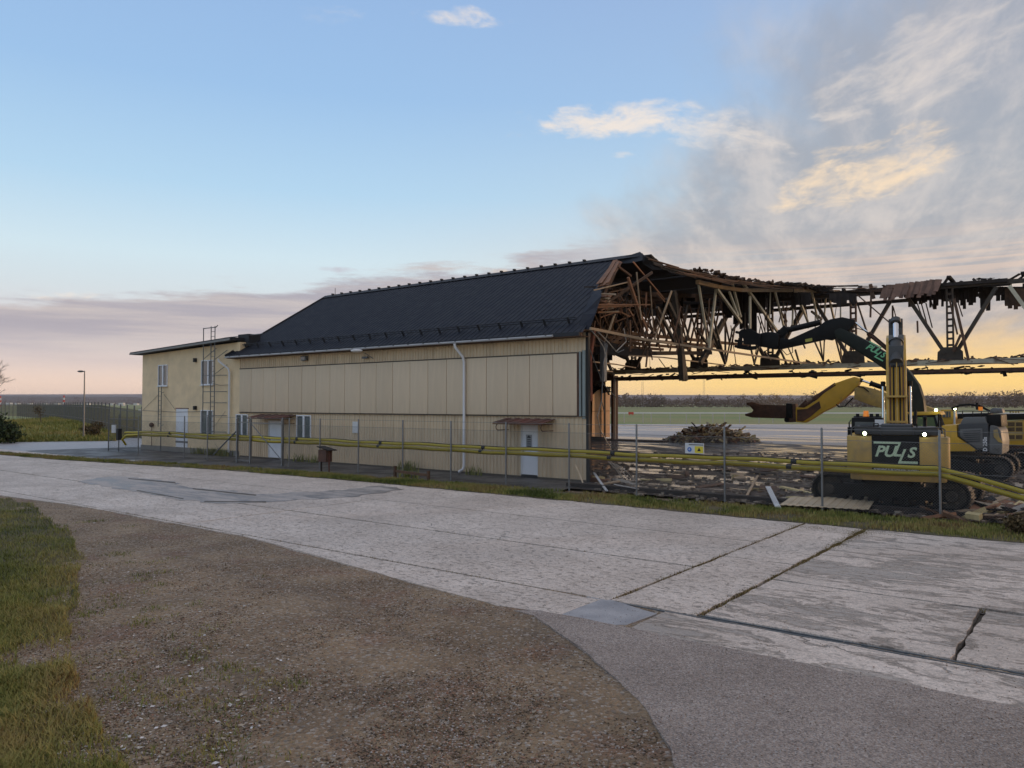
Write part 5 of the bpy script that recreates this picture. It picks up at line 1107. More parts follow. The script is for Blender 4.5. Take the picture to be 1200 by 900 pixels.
# gate posts and braces
gA, gB, gC = [PT(x, 520, TF)[0] for x in (331, 293.5, 278)]
for s in (gB, gC, gA): MB().stz(s-.05, s+.05, TF-.05, TF+.05, 0, 2.3).build('gate_post', m_zinc, fence)
MB().stz(gB+.05, gC-.05, TF-.02, TF+.02, 2.1, 2.15).build('gate_bar', m_zinc, fence); MB().stz(gB+.05, gC-.05, TF-.02, TF+.02, .12, .17).build('gate_bar', m_zinc, fence)
MB().tube([W(gA, TF, .25), W(gB, TF, 2.1)], .022, 6).build('brace', m_zinc, fence); MB().tube([W(gC, TF, 1.7), PTw(250, 533, TF)], .035, 6).build('brace', m_zincd, fence)
MB().stz(gA+.05, gB-.05, TF-.02, TF+.02, 2.08, 2.13).build('gate_bar', m_zinc, fence)
# end panels at the left
gate = thing('fence_gate', 'meshed gate leaf with a small white notice at the left end of the fence', 'gate', G(127, 528))
q = [G(162, 531.5), G(139, 529), G(127, 528)]
for p in q[1:]: MB().tube([p, p+Z3*2.4], .035, 6).build('post', m_zincd, gate)
for a, b in zip(q[:-1], q[1:]):
    mesh_panel(gate, a, b, .05, 2.1, .06, .002, m_zincd); MB().tube([a+Z3*2.1, b+Z3*2.1], .02, 5).build('rail', m_zincd, gate); MB().tube([a+Z3*.12, b+Z3*.12], .02, 5).build('rail', m_zincd, gate)
mdp = q[1].lerp(q[2], .45); MB().box(mdp+Z3*1.45+Vector((0, -.05, 0)), .15, .01, .26).build('notice', m_sign, gate)
# safety sign on the fence
sa, sz_ = PT(803, 519, TF-.04); sb, sz2 = PT(825, 532, TF-.04)
sg = MB().stz(sb, sa, TF-.05, TF-.035, sz2, sz_).build('safety_sign', m_sign, None, origin=W((sa+sb)/2, TF-.04, sz2))
tag(sg, 'white safety sign with a blue and a yellow symbol hung on the fence mesh', 'sign')
w_ = (sa-sb); hh_ = sz_-sz2
MB().stz(sb+.02, sb+w_*.5-.01, TF-.054, TF-.0505, sz2+.02, sz2+hh_*.72).build('yellow_field', m_signy, sg)
mb = MB().cyl(W(sb+w_*.76, TF-.053, sz2+hh_*.38), N3, .075, .006, 16); mb.build('blue_disc', m_blue, sg)
mb = MB().sphere(W(sb+w_*.76, TF-.057, sz2+hh_*.40), .03, 8, 6, (1, .2, 1)); mb.build('symbol_head', m_wtext, sg)
mb = MB().prism([W(sb+w_*.25-.06, TF-.058, sz2+hh_*.25), W(sb+w_*.25+.06, TF-.058, sz2+hh_*.25), W(sb+w_*.25, TF-.058, sz2+hh_*.6)], N3*.003); mb.build('warning_triangle', m_black, sg)
MB().stz(sb+.02, sb+w_*.8, TF-.054, TF-.0505, sz2+hh_*.80, sz2+hh_*.9).build('text_bar', m_greyl, sg)
# yellow pipes carried along the fence
def pipe(zoff, r, name, label, m, toff=0., endz=0.):
    pts = []; s = PT(150, 520, TF+.12)[0]
    smin = fs[2]-4.4
    s_break = fs[2]+.1
    x = s
    while x > smin:
        ph = 0
        z = zoff+.012*math.sin(x*2.17+zoff*9)+.014*math.sin(x*.9+2)
        if x < s_break: z -= (s_break-x)*.26
        if x > s-1.5: z -= .04*(x-(s-1.5))
        pts.append(W(x, TF+.13+toff, z)); x -= .35
    if r > .03:
        a = pts[0]; pts = [a+U3*.9-Z3*(.55+endz)+N3*.3, a+U3*.75-Z3*.3, a+U3*.3-Z3*.05]+pts if endz else [a+U3*.4-Z3*.03]+pts
    o = MB().tube(pts, r, 10).build(name, m, None, smooth=True, origin=pts[0]); tag(o, label, 'pipe', 'yellow pipes strapped along the fence'); return o
pa = pipe(1.37, .062, 'fence_pipe', 'upper yellow plastic pipe strapped along the wire fence', m_pipe)
pb_ = pipe(1.215, .066, 'fence_pipe', 'lower yellow plastic pipe strapped along the wire fence', m_pipe, -.015, .1)
pc = pipe(1.16, .05, 'fence_pipe', 'thin yellow pipe behind the lower one, seen at the right', m_pipe, .14)
cbk = pipe(1.44, .016, 'black_cable', 'black cable lying along the top of the yellow pipes', m_black); cbk['category'] = 'cable'; del cbk['group']
for x, y in ((929, 546.5), (716.5, 533.5), (564.5, 528.5), (444, 520.5), (346, 519), (197, 521)):
    s, z = PT(x, y, TF)
    for dz, ds in ((1.37, 0), (1.215, .14)): MB().tube([W(s+ds-.08, TF+.12, dz), W(s+ds+.08, TF+.12, dz)], .078, 10).build('pipe_coupling', m_black, pa)
s = PT(141, 520, TF+.1)[0]; MB().box(W(s+.3, TF+.15, 1.15), .14, .12, .36, (U3, N3, Z3)).build('pipe_end_cap', m_black, pb_)
s_, z_ = PT(716, 522, TF); q=[W(PT(720, 515, TF)[0], TF+1.5, 2.2), W(s_, TF+.1, 1.6), W(s_-.05, TF, 1.42)]
for k, (x0, y0, x1, y1) in enumerate(((716, 541, 731, 562), (719, 543, 737, 563), (722, 544, 744, 563), (713, 541, 729, 561))):
    o = MB().tube([PTw(x0, y0, TF+.1), PTw((x0+x1)/2+1, (y0+y1)/2-1, TF+.4), PTw(x1, y1, TF+.9)], .016, 5).build('loose_cable', m_kabel, pa)
# ================================================================== SMALL THINGS BY THE FENCE
bx = thing('post_box', 'brown wooden box with a slanted lid on two posts in the grass', 'box', W(*[PT(380, 550, -3.4)[0], -3.4]))
s0, s1 = PT(385, 540, -3.4)[0], PT(376, 540, -3.4)[0]; z1, z0 = PT(380, 527, -3.4)[1], PT(380, 541, -3.4)[1]
MB().stz(s0, s1, -3.55, -3.2, z0, z1).build('box_body', mat('brown_box_wood', (.10, .05, .035), .85, .3, 3.), bx)
MB().prism([W(s0-.28, -3.6, z1-.03), W(s1+.05, -3.6, z1+.12), W(s1+.05, -3.6, z1+.16), W(s0-.28, -3.6, z1+.01)], N3*.45).build('lid', m_dboard, bx)
for s in (s0, s1+.0): MB().stz(s-.025, s+.025, -3.4, -3.34, 0, z1).build('leg', m_rust if s == s0 else m_dboard, bx)
rl = thing('low_rail', 'low dark timber rail on short posts at the edge of the grass strip', 'rail', W(PT(463, 560, -3.5)[0], -3.5))
for x in (463, 502): 
    s, z = PT(x, 546 if x == 463 else 552, -3.5); MB().stz(s-.05, s+.05, -3.55, -3.45, 0, z).build('post', m_woodd, rl)
MB().beam(PTw(463, 552, -3.5), PTw(502, 557, -3.5), .06, .1).build('rail', m_woodd, rl)
# lamp post on the far left
bp = G(98, 514.5); lp = thing('street_lamp', 'tall grey street lamp on the grass bank left of the annex', 'street lamp', bp)
tp = DEP(98, 434.5, bp.y); MB().tube([bp, bp+Z3*.9, Vector((bp.x, bp.y, tp.z))], [.10, .07, .045], 8).build('pole', m_zinc, lp, smooth=True)
MB().tube([Vector((bp.x, bp.y, tp.z-.05)), DEP(93.5, 435, bp.y)], .035, 6).build('arm', m_zinc, lp); MB().sphere(DEP(94.5, 435.2, bp.y), .3, 8, 6, (1., .5, .3)).build('lamp_head', m_zincd, lp, smooth=True)
bp = G(3, 516); mk = thing('marker_post', 'short white marker post beside the pine at the left edge', 'post', bp); MB().tube([bp, DEP(3.3, 493, bp.y)], .035, 6).build('shaft', m_whitem, mk); MB().box(DEP(2.5, 499, bp.y), .12, .02, .1).build('plate', m_whitem, mk)
# ================================================================== YARD DEBRIS
tl = thing('timber_pile', 'heap of torn planks and rubble on the wet yard behind the fence', 'debris pile', G(833, 520.5))
pc_ = G(833, 517); hx_, hy_ = 3.9, 2.6
def pile_h(dx, dy):
    r = math.hypot(dx/hx_, dy/hy_); return 1.2*max(0, 1-r**1.25)*(1+.18*mnoise.noise(Vector((dx*1.1, dy*1.1, 0))))
mV = []; mF = []; nn = 36
for i in range(nn):
    for j in range(nn):
        dx = (i/(nn-1)*2-1)*hx_*1.08; dy = (j/(nn-1)*2-1)*hy_*1.08; mV.append((pc_.x+dx, pc_.y+dy, pile_h(dx, dy)*.86-.03+.06*mnoise.noise(Vector((dx*3, dy*3, 2)))))
for i in range(nn-1):
    for j in range(nn-1): a = i*nn+j; mF.append((a, a+nn, a+nn+1, a+1))
mo = rawmesh('rubble_core', np.array(mV)-np.array(rootloc(tl)), mF, mat('rubble_dark', (.07, .05, .035), .9, .4, 3.), 'stuff', parent=tl)
pm_ = [m_woodp, m_wood, m_woodd, mat('grey_board', (.36, .31, .24), .85, .3, 3., rnd=.5), mat('yellowish_board', (.52, .42, .22), .8, .2, 3., rnd=.5)]
protos = []
for m in pm_:
    for L_, w_, h_ in ((.55, .09, .025), (.35, .07, .05), (.28, .16, .02)):
        o = MB().box((0, 0, 0), L_, w_, h_).build('plank', m, None); protos.append(o.data); bpy.data.objects.remove(o)
rr = random.Random(5)
def scatter_plank(parent, p, me, tilt=.7, sc=1.):
    o = bpy.data.objects.new('plank', me); COL.objects.link(o); o.parent = parent
    o.location = Vector(p)-rootloc(parent); o.rotation_euler = (rr.uniform(-tilt, tilt), rr.uniform(-tilt, tilt), rr.uniform(0, 6.28)); k = rr.uniform(.7, 1.7)*sc; o.scale = (k, rr.uniform(.7, 1.5), rr.uniform(.8, 1.5)); return o
for k in range(290):
    a = rr.uniform(0, 6.28); r = rr.random()**.6; dx = math.cos(a)*r*hx_; dy = math.sin(a)*r*hy_
    if dy > .8: dy = -abs(dy)
    scatter_plank(tl, (pc_.x+dx, pc_.y+dy, pile_h(dx, dy)+.02), rr.choice(protos+protos[9:]+protos[:3]), .75)
# scattered debris of the demolished floor: each piece lies on the yard
db = thing('floor_debris', 'broken boards and sheet scraps strewn over the muddy yard between fence and pile', 'debris', W(-8, 4))
sheet_m = [mat('pale_sheet_scrap', (.27, .25, .22), .6, .2, 2., rnd=.5), m_rustd, m_dboard, m_woodd, m_woodp, m_blk]
sp_p = []
for m in sheet_m:
    o = MB().prism([(-.5, -.2, 0), (.45, -.26, 0), (.55, .12, 0), (.1, .25, 0), (-.42, .18, 0)], (0, 0, .025)).build('scrap', m, None); sp_p.append(o.data); bpy.data.objects.remove(o)
for k in range(110):
    px = rr.uniform(690, 1200); py = 536+68*rr.random()**.75
    p = G(px, py); s_, t_ = ST(p.x, p.y)
    if t_ < -2.2 or (940 < px < 1140 and t_ < 2.8): continue
    o = scatter_plank(db, (p.x, p.y, .03), rr.choice(protos) if rr.random() < .6 else rr.choice(sp_p), .12, .8)
    o.name = 'scrap' if 'scrap' in o.data.name else 'plank'
for k in range(60):        # close along the fence at the right
    p = G(rr.uniform(1090, 1215), rr.uniform(588, 618)); s_, t_ = ST(p.x, p.y)
    if t_ < -2.9: continue
    scatter_plank(db, (p.x, p.y, .05+rr.uniform(0, .15)), rr.choice(protos+sp_p), .4, .7)
tm = MB()
for k in range(1800):
    p = G(rr.uniform(688, 1215), 530+82*rr.random()); s_, t_ = ST(p.x, p.y)
    if t_ < -2.7: continue
    a = rr.uniform(0, 3.14); tm.box((p.x, p.y, .01), rr.uniform(.03, .18), rr.uniform(.02, .07), rr.uniform(.01, .04), (Vector((math.cos(a), math.sin(a), 0)), Vector((-math.sin(a), math.cos(a), 0)), Z3))
tm.build('rubble_crumbs', mat('rubble_crumb', (.13, .095, .07), .85, .5, 1.3, c2=(.34, .28, .22), c2thr=(.5, .6), c2sc=3.), db, kind='stuff')
# dark kerb beam of the old floor along the yard edge
fe = MB(); fe.stz(-26, -.2, -1.75, -1.45, -.02, .13); o = fe.build('floor_edge_beam', m_dboard, None, origin=W(-10, -1.6)); tag(o, 'long dark floor edge beam lying just behind the fence', 'beam')
# fallen corrugated sheet and white boards
fsheet = MB(); ca0, cb0, cc0, cd0 = G(926, 590.5), G(1028, 589.8), G(1018, 602), G(914, 596)
ncol = 22
for i in range(ncol):
    a0, a1 = i/ncol, (i+1)/ncol; P0 = ca0.lerp(cb0, a0); P1 = ca0.lerp(cb0, a1); Q0 = cd0.lerp(cc0, a0); Q1 = cd0.lerp(cc0, a1); z = .10+.014*(i % 2)
    fsheet.prism([P0+Z3*(z+.08), P1+Z3*(z+.08), Q1+Z3*z, Q0+Z3*z], (0, 0, .02))
o = fsheet.build('fallen_sheet', m_clad, None, origin=G(970, 597)); tag(o, 'pale yellow ribbed wall sheet lying flat behind the fence by the tracks', 'metal sheet')
for q, lb in (((900, 580, 912, 597, .16), 'white board leaning in the debris left of the ribbed sheet'), ((888, 566, 875, 583, .08), 'thin pale batten sticking up left of the white board'), ((696, 562, 711, 577, .09), 'white batten lying against the torn hangar corner'), ((720, 577, 756, 576, .1), 'white strip lying on the ground right of the hangar corner'), ((1107, 601, 1117, 590, .08), 'pale splinter standing by the front crawler')):
    x0, y0, x1, y1, w_ = q; o = MB().beam(G(x0, y0)+Z3*.28, G(x1, y1)+Z3*.05, w_, .03).build('loose_plank', m_whitem if w_ > .085 else m_woodp, None, origin=G(x1, y1)); tag(o, lb, 'plank')
# curled yellow strip at the wall corner
o = MB().tube([PTw(674, 545, -.5), PTw(678, 553, -.7), PTw(683, 566, -1.)], .03, 5).build('leaning_strip', m_clad, None, origin=PTw(683, 566, -1.)); tag(o, 'yellow strip leaning on the hangar wall near its torn corner', 'strip')
# bushy clump at the right edge of the strip is grown below with the plants
# ================================================================== GRASS
g_mat = tintmat('grass_blades', [(0, (.07, .09, .02)), (.32, (.18, .195, .048)), (.58, (.31, .265, .085)), (.8, (.30, .23, .09)), (1, (.20, .12, .05))])
g_mat2 = tintmat('dry_blades', [(0, (.06, .075, .018)), (.5, (.16, .13, .045)), (1, (.24, .16, .07))])
npr = np.random.RandomState(4)
def grass(name, pts, h, wd, tintf, m, label=None, lean=.55, parent=None):
    """pts (n,3) roots; blades are bent two-segment strips"""
    P = np.asarray(pts, dtype=float); n = len(P); hh = h*(npr.uniform(.45, 1.3, n)); a = npr.uniform(0, 2*np.pi, n); b = a+npr.uniform(1., 2., n)
    w = np.stack([np.cos(a), np.sin(a), np.zeros(n)], 1)*(wd*npr.uniform(.6, 1.4, n))[:, None]
    ln = np.stack([np.cos(b), np.sin(b), np.zeros(n)], 1)*(hh*npr.uniform(.1, 1., n)*lean)[:, None]
    up = np.stack([np.zeros(n), np.zeros(n), hh], 1)
    V = np.stack([P-w, P+w, P+up*.55+ln*.35+w*.7, P+up*.55+ln*.35-w*.7, P+up*.95+ln], 1).reshape(-1, 3)
    base = np.arange(n)[:, None]*5
    F3 = np.concatenate([base+np.array([[0, 1, 2]]), base+np.array([[0, 2, 3]]), base+np.array([[3, 2, 4]])], 0)
    t = np.repeat(np.clip(tintf(P)+npr.uniform(-.22, .22, n), 0, 1), 5)
    o = rawmesh(name, V, F3, m, 'stuff', attr=t, parent=parent)
    if label: tag(o, label, 'grass')
    return o
def nz2(P, sc, seed=0.): return np.array([mnoise.noise(Vector((p[0]*sc, p[1]*sc, seed))) for p in P])
# strip along the fence
pts = []
while len(pts) < 52000:
    s_ = npr.uniform(-24, 42); s_ = s_ if npr.rand() < .55 else npr.uniform(-17, 14)
    f0 = np.interp(s_, [-30, -12, 8, 16, 30, 44], [-5.2, -5.6, -5.5, -5.9, -7.9, -8.6]); f1 = np.interp(s_, [-30, 0, 16, 30, 44], [-2.7, -3.5, -4.5, -6.3, -7.8])
    q = npr.rand(); t_ = f0+(f1-f0)*q; 
    if mnoise.noise(Vector((s_*.9, t_*.9, 0)))+.5 < npr.rand()*.75: continue
    if q < .12 and npr.rand() < .5: continue
    w = W(s_, t_, .03); pts.append((w.x, w.y, .03))
grass('grass_strip', pts, .105, .010, lambda P: .47+.75*nz2(P, .55, 5)+.3*nz2(P, 2.1, 1), g_mat, 'rough green and straw-coloured grass strip between the concrete and the fence')
# grass verge in the left foreground
vx = [(-420, 590), (0, 584), (40, 596), (75, 618), (98, 650), (96, 690), (80, 720), (84, 770), (92, 810), (116, 850), (150, 905), (180, 1000), (-420, 1000)]
def inpoly(x, y, pl):
    c = False; j = len(pl)-1
    for i in range(len(pl)):
        if (pl[i][1] > y) != (pl[j][1] > y) and x < (pl[j][0]-pl[i][0])*(y-pl[i][1])/(pl[j][1]-pl[i][1])+pl[i][0]: c = not c
        j = i
    return c
def vwob(x, y): return inpoly(x+9*mnoise.noise(Vector((x*.06, y*.06, 0))), y+8*mnoise.noise(Vector((x*.05, y*.05, 4))), vx)
def vdens(x, y, p):
    d = .80+.9*mnoise.noise(Vector((p.x*.9, p.y*.9, 8)))
    if x > 20 and y > 745: d -= .30+.25*(x/200)
    if x > 70: d -= .1
    return d
def vh(p): return .05+.07*mnoise.noise(Vector((p.x*1.1, p.y*1.1, 21)))+.03*mnoise.noise(Vector((p.x*3.5, p.y*3.5, 2)))
pts = []; 
while len(pts) < 190000:
    x = npr.uniform(-300, 300); y = 586+(npr.rand()**1.15)*380
    if not vwob(x, y): continue
    p = G(x, y)
    if npr.rand() > vdens(x, y, p): continue
    pts.append((p.x, p.y, max(-.01, vh(p)-.03)))
grass('grass_verge', pts, .085, .0045, lambda P: .40+.5*nz2(P, .55, 2)+.34*np.clip((13-P[:, 1])/6, 0, 1)*(nz2(P, 1.0, 7)+.6), g_mat, 'mossy green and golden grass verge in the left foreground', lean=1.5)
vg = []; vf = []; idx = {}
for i in range(150):
    for j in range(110):
        px = -310+i*4.2; py = 584+400*(j/109)**1.3; p = G(px, py); ins = vwob(px, py) and vdens(px, py, p) > .42
        vg.append((p.x, p.y, (max(.012, vh(p)-.03) if ins else -.06)))
for i in range(149):
    for j in range(109): a = i*110+j; vf.append((a, a+1, a+111, a+110))
rawmesh('verge_soil', vg, vf, gm['soil'], 'structure', smooth=True)
# sparse tufts over the gravel
pts = []
for k in range(170):
    x = npr.uniform(60, 330); y = npr.uniform(610, 890)
    if inpoly(x, y, vx) or x > 120+(y-600)*.75+abs(npr.randn())*60: continue
    c = G(x, y); n_ = npr.randint(12, 60)
    for _ in range(n_): pts.append((c.x+npr.randn()*.11, c.y+npr.randn()*.11, -.003))
for c in (G(343, 800), G(296, 786), G(330, 803), G(205, 800), G(255, 880)):
    for _ in range(60): pts.append((c.x+npr.randn()*.16, c.y+npr.randn()*.10, -.003))
grass('gravel_tufts', pts, .05, .005, lambda P: .35+.5*nz2(P, 2., 3), g_mat, 'small thin grass tufts scattered over the brown gravel', lean=1.2)
# weeds in the slab joints
pts = []
def joint(s0, t0, s1, t1, n, j=.05):
    for _ in range(n):
        f = npr.rand(); s_ = s0+(s1-s0)*f; t_ = t0+(t1-t0)*f
        if mnoise.noise(Vector((s_*1.3, t_*1.3, 1)))+.45+.4*(1-abs(f-1)) < npr.rand()*1.0: continue
        w = W(s_+npr.randn()*j, t_+npr.randn()*j, .0); pts.append((w.x, w.y, -.01))
joint(-10.13, -15.3, -10.13, -5.6, 3800); joint(-11.61, -15.3, -11.61, -5.6, 4200); joint(-11.61, -9., -11.61, -5.6, 4000, .1); joint(-10.1, -12.23, 10, -12.23, 700, .03); joint(-10.1, -15.4, 6, -15.4, 900, .03); joint(-14.8, -12.8, -14.8, -12.2, 60, .05)
joint(-12.2, -6.2, -10.0, -6.1, 2400, .25)
grass('joint_weeds', pts, .045, .007, lambda P: .78+.3*nz2(P, 1., 2), g_mat2, 'brown dry weeds growing in the joints of the concrete slabs', lean=1.2)
# left bank beyond the road: mound sheet + grass
bk = []; bf = []; nb = 60
bank = [(-60, 519.5), (125, 516.5)]
for i in range(nb):
    for j in range(24):
        px = -260+i*(395/(nb-1)); py0 = 518.5-.012*px
        g0 = G(px, py0); dd = Vector((-.28, .96, 0)); p = g0+dd*(j*3.2); k = j/23
        h = .02+1.15*math.sin(min(1, k*1.6)*math.pi/2)*min(1, max(0, (150-px)/120))*(.8+.3*mnoise.noise(Vector((p.x*.06, p.y*.06, 1))))-.3*k
        bk.append((p.x, p.y, h+.1*mnoise.noise(Vector((p.x*.35, p.y*.35, 0)))*min(1, k*6)))
for i in range(nb-1):
    for j in range(23): a = i*24+j; bf.append((a, a+24, a+25, a+1))
rawmesh('grass_bank', bk, bf, gm['field'], 'structure', smooth=True)
bkn = np.array(bk).reshape(nb, 24, 3); pts = []
for _ in range(30000):
    i = npr.rand()*(nb-1.01); j = (npr.rand()**1.6)*22.9; i0 = int(i); j0 = int(j); fi = i-i0; fj = j-j0
    p = (bkn[i0, j0]*(1-fi)+bkn[i0+1, j0]*fi)*(1-fj)+(bkn[i0, j0+1]*(1-fi)+bkn[i0+1, j0+1]*fi)*fj; pts.append(tuple(p))
grass('bank_grass', pts, .32, .035, lambda P: .42+.5*nz2(P, .12, 3), g_mat, 'rough green grass on the low bank left of the annex', lean=.8)
# ================================================================== PLANTS
def twig_tree(name, label, base, h, spread, depth, m, cat='tree', seed=1, leafm=None, leafn=0, leafr=.1, trunk_r=.08, up=.7, group=None, minr=.004):
    r = random.Random(seed); th = thing(name, label, cat, base, group); tk = MB(); ends = []
    def grow(p, d, l, rad_, k):
        q = p+d*l; mid = p+d*l*.5+Vector((r.uniform(-1, 1), r.uniform(-1, 1), r.uniform(-.5, .5)))*l*.06
        rad_ = max(rad_, minr); tk.tube([p, mid, q], [rad_, rad_*.8, rad_*.6], 5 if k > 1 else 3, cap=False); ends.append((q, k))
        if k <= 0: return
        for _ in range(r.randint(2, 4) if k > 1 else r.randint(3, 5)):
            nd_ = (d*up+Vector((r.uniform(-1, 1), r.uniform(-1, 1), r.uniform(-.25, .9)))*spread).normalized()
            f = r.uniform(.45, 1.); grow(p+d*l*f, nd_, l*r.uniform(.5, .78), rad_*.5, k-1)
    grow(Vector(base), Vector((0, 0, 1)), h*.38, trunk_r, depth); tk.build('branches' if not leafm else 'trunk', m, th)
    if leafm:
        V = []; T = []
        es = [e for e in ends if e[1] <= 1]
        for _ in range(leafn):
            e = r.choice(es)[0]; c = e+Vector((r.gauss(0, 1), r.gauss(0, 1), r.gauss(0, .8)))*leafr*2.2
            a = Vector((r.uniform(-1, 1), r.uniform(-1, 1), r.uniform(-1, 1))).normalized(); b = a.cross(Vector((r.uniform(-1, 1), r.uniform(-1, 1), 1))).normalized()
            V += [tuple(c+a*leafr), tuple(c+b*leafr*.5), tuple(c-a*leafr), tuple(c-b*leafr*.5)]; T += [r.random()]*4
        rawmesh('crown', np.array(V)-np.array(base), np.arange(len(V)).reshape(-1, 4), leafm, attr=T, parent=th)
    return th
bark = mat('pale_bark', (.30, .25, .22), .8, .3, 5.); barkd = mat('dark_bark', (.07, .05, .04), .9, .3, 5.)
leaf_pine = tintmat('pine_needles', [(0, (.012, .022, .010)), (.5, (.03, .05, .018)), (1, (.06, .085, .03))])
leaf_brown = tintmat('brown_leaves', [(0, (.05, .035, .02)), (.5, (.10, .075, .035)), (1, (.15, .10, .05))])
twig_tree('birch_tree', 'bare pale birch tree reaching in from the left edge', G(-12, 520), 9.0, .95, 5, bark, seed=9, trunk_r=.14, minr=.013)
for sd_, (x, y, h) in enumerate(((-2, 519, 2.6), (-24, 518, 2.9), (9, 519.5, 1.7))):
    twig_tree('pine_shrub', ['dark green bushy pine at the left edge', 'dark pine shrub farthest left', 'low dark pine shrub with trailing branches'][sd_], G(x, y), h, 1.1, 3, barkd, 'shrub', 20+sd_, leaf_pine, 1500, .16, .05, group='pines at the left edge')
b0 = G(48, 503); b0.z = .75; twig_tree('bare_shrub', 'brown leafless shrub on the bank in front of the far fence', b0, 2.6, 1.3, 4, barkd, 'shrub', 31, leaf_brown, 260, .09, .05)
for k, (x, y, h, l_) in enumerate(((102, 513, 1.3, 'small dark shrub beside the lamp post'), (117, 512, 1.5, 'small dark shrub between lamp post and gate'), (110, 514, 1., 'lowest small shrub by the lamp post'))):
    b0 = G(x, y); b0.z = .15; twig_tree('low_shrub', l_, b0, h, 1.2, 3, barkd, 'shrub', 41+k, leaf_brown, 420, .09, .03, group='shrubs by the lamp post')
b0 = G(1190, 628); b0.z = .02; twig_tree('dark_clump', 'dark leafy clump on the grass strip at the right edge', b0, .45, 1.5, 3, barkd, 'plant', 51, leaf_brown, 900, .05, .02)
# weeds against the walls
pts = []; wp = []
for s_, t_, n_, h_ in [(PT(x, 540, t)[0], t, n, h) for x, t, n, h in ((249, -.25, 160, 1.), (256, -.25, 120, 1.), (262, -.4, 90, 1.), (232, -.2, 60, 1.), (478, -.5, 90, 1.), (556, -.5, 50, 1.), (476, -3.0, 50, 1.), (350, -.3, 40, 1.), (366, -.3, 30, 1.))]:
    for _ in range(n_): w = W(s_+npr.randn()*.3, t_+npr.randn()*.1, .0); wp.append((w.x, w.y, 0))
grass('wall_weeds', wp, .42, .02, lambda P: .3+.0*P[:, 0], g_mat, 'tall green weeds along the foot of the building walls', lean=.8)
# ================================================================== STONES AND LEAVES
def stones(name, pts, rmin, rmax, m, label, flat=.6):
    P = np.asarray(pts, dtype=float); n = len(P); r = npr.uniform(rmin, rmax, n)**1.0; a = npr.uniform(0, 6.28, n); st = npr.uniform(.6, 1.3, (n, 3)); st[:, 2] *= flat
    b = np.array([(1, 0, 0), (0, 1, 0), (-1, 0, 0), (0, -1, 0), (.1, .1, 1), (0, 0, -.6)], dtype=float)+0
    V = b[None]*st[:, None]*r[:, None, None]; V += npr.uniform(-.18, .18, V.shape)*r[:, None, None]
    ca_, sa_ = np.cos(a)[:, None], np.sin(a)[:, None]; X_ = V[..., 0]*ca_-V[..., 1]*sa_; Y_ = V[..., 0]*sa_+V[..., 1]*ca_; V[..., 0] = X_; V[..., 1] = Y_
    V += P[:, None]; f = np.array([(0, 1, 4), (1, 2, 4), (2, 3, 4), (3, 0, 4), (1, 0, 5), (2, 1, 5), (3, 2, 5), (0, 3, 5)])
    Fc = (np.arange(n)[:, None, None]*6+f[None]).reshape(-1, 3); t = np.repeat(npr.rand(n), 6)
    o = rawmesh(name, V.reshape(-1, 3), Fc, m, 'stuff', attr=t); tag(o, label, 'gravel'); return o
st_m = tintmat('stone_tones', [(0, (.05, .04, .03)), (.35, (.17, .12, .08)), (.6, (.28, .195, .135)), (.75, (.29, .15, .10)), (.88, (.36, .31, .28)), (1, (.55, .50, .47))], rough=.85)
grav_px = [(-300, 575), (0, 582), (120, 598), (200, 611), (300, 634), (400, 662), (480, 685), (560, 706), (602, 718), (625, 725), (650, 743), (686, 770), (718, 799), (744, 825), (764, 852), (780, 884), (790, 960), (790, 1100), (-300, 1100)]
pts = []
while len(pts) < 60000:
    x = npr.uniform(-200, 790); y = npr.uniform(590, 985)
    if not inpoly(x, y, grav_px): continue
    p = G(x, y, 0)
    if mnoise.noise(Vector((p.x*.8, p.y*.8, 6)))*1.3+.55 < npr.rand(): continue
    hgt = mnoise.fractal(Vector((p.x*.45, p.y*.45, 0)), 1., 2., 4)*.035*.8
    pts.append((p.x, p.y, min(.01, -.004+hgt)+.002))
stones('gravel_stones', pts, .006, .016, st_m, 'loose brown and grey gravel stones on the dirt verge')
leaf_m = tintmat('pale_leaf_tones', [(0, (.22, .15, .08)), (.4, (.45, .38, .30)), (1, (.68, .66, .66))], rough=.7)
lp_ = []; lt = []
k = 0
while k < 460:
    x = npr.uniform(-60, 780); y = npr.uniform(610, 960)
    if not inpoly(x, y, grav_px): continue
    w_ = 1. if (x < 340 and y > 690+(340-x)*.1) or x < 190 else .045
    if npr.rand() > w_: continue
    if npr.rand() > .4+.9*mnoise.noise(Vector((x*.02, y*.02, 3)))+(.35 if y > 820 and x < 300 else 0): continue
    p = G(x, y, .012); a = npr.uniform(0, 6.28); r = npr.uniform(.012, .038); c, s_ = math.cos(a)*r, math.sin(a)*r; tl1, tl2 = npr.uniform(-.3, .5, 2)*r
    lp_ += [(p.x+c, p.y+s_, .014+max(0, tl1)), (p.x-s_*.6, p.y+c*.6, .012), (p.x-c, p.y-s_, .014+max(0, tl2)), (p.x+s_*.6, p.y-c*.6, .02)]; lt += [npr.rand()]*4; k += 1
o = rawmesh('fallen_leaves', lp_, np.arange(len(lp_)).reshape(-1, 4), leaf_m, 'stuff', attr=lt); tag(o, 'pale fallen leaves scattered over the gravel and verge', 'leaves')
# crumbs on the concrete and asphalt
pts = []
while len(pts) < 2600:
    x = npr.uniform(0, 1250); y = npr.uniform(560, 960); p = G(x, y)
    if inpoly(x, y, grav_px): continue
    if ST(p.x, p.y)[1] > -5.6: continue
    if npr.rand() > .5+mnoise.noise(Vector((p.x, p.y, 0))): continue
    pts.append((p.x, p.y, .022))
stones('concrete_crumbs', pts, .004, .010, st_m, 'small stone crumbs lying on the concrete slabs')
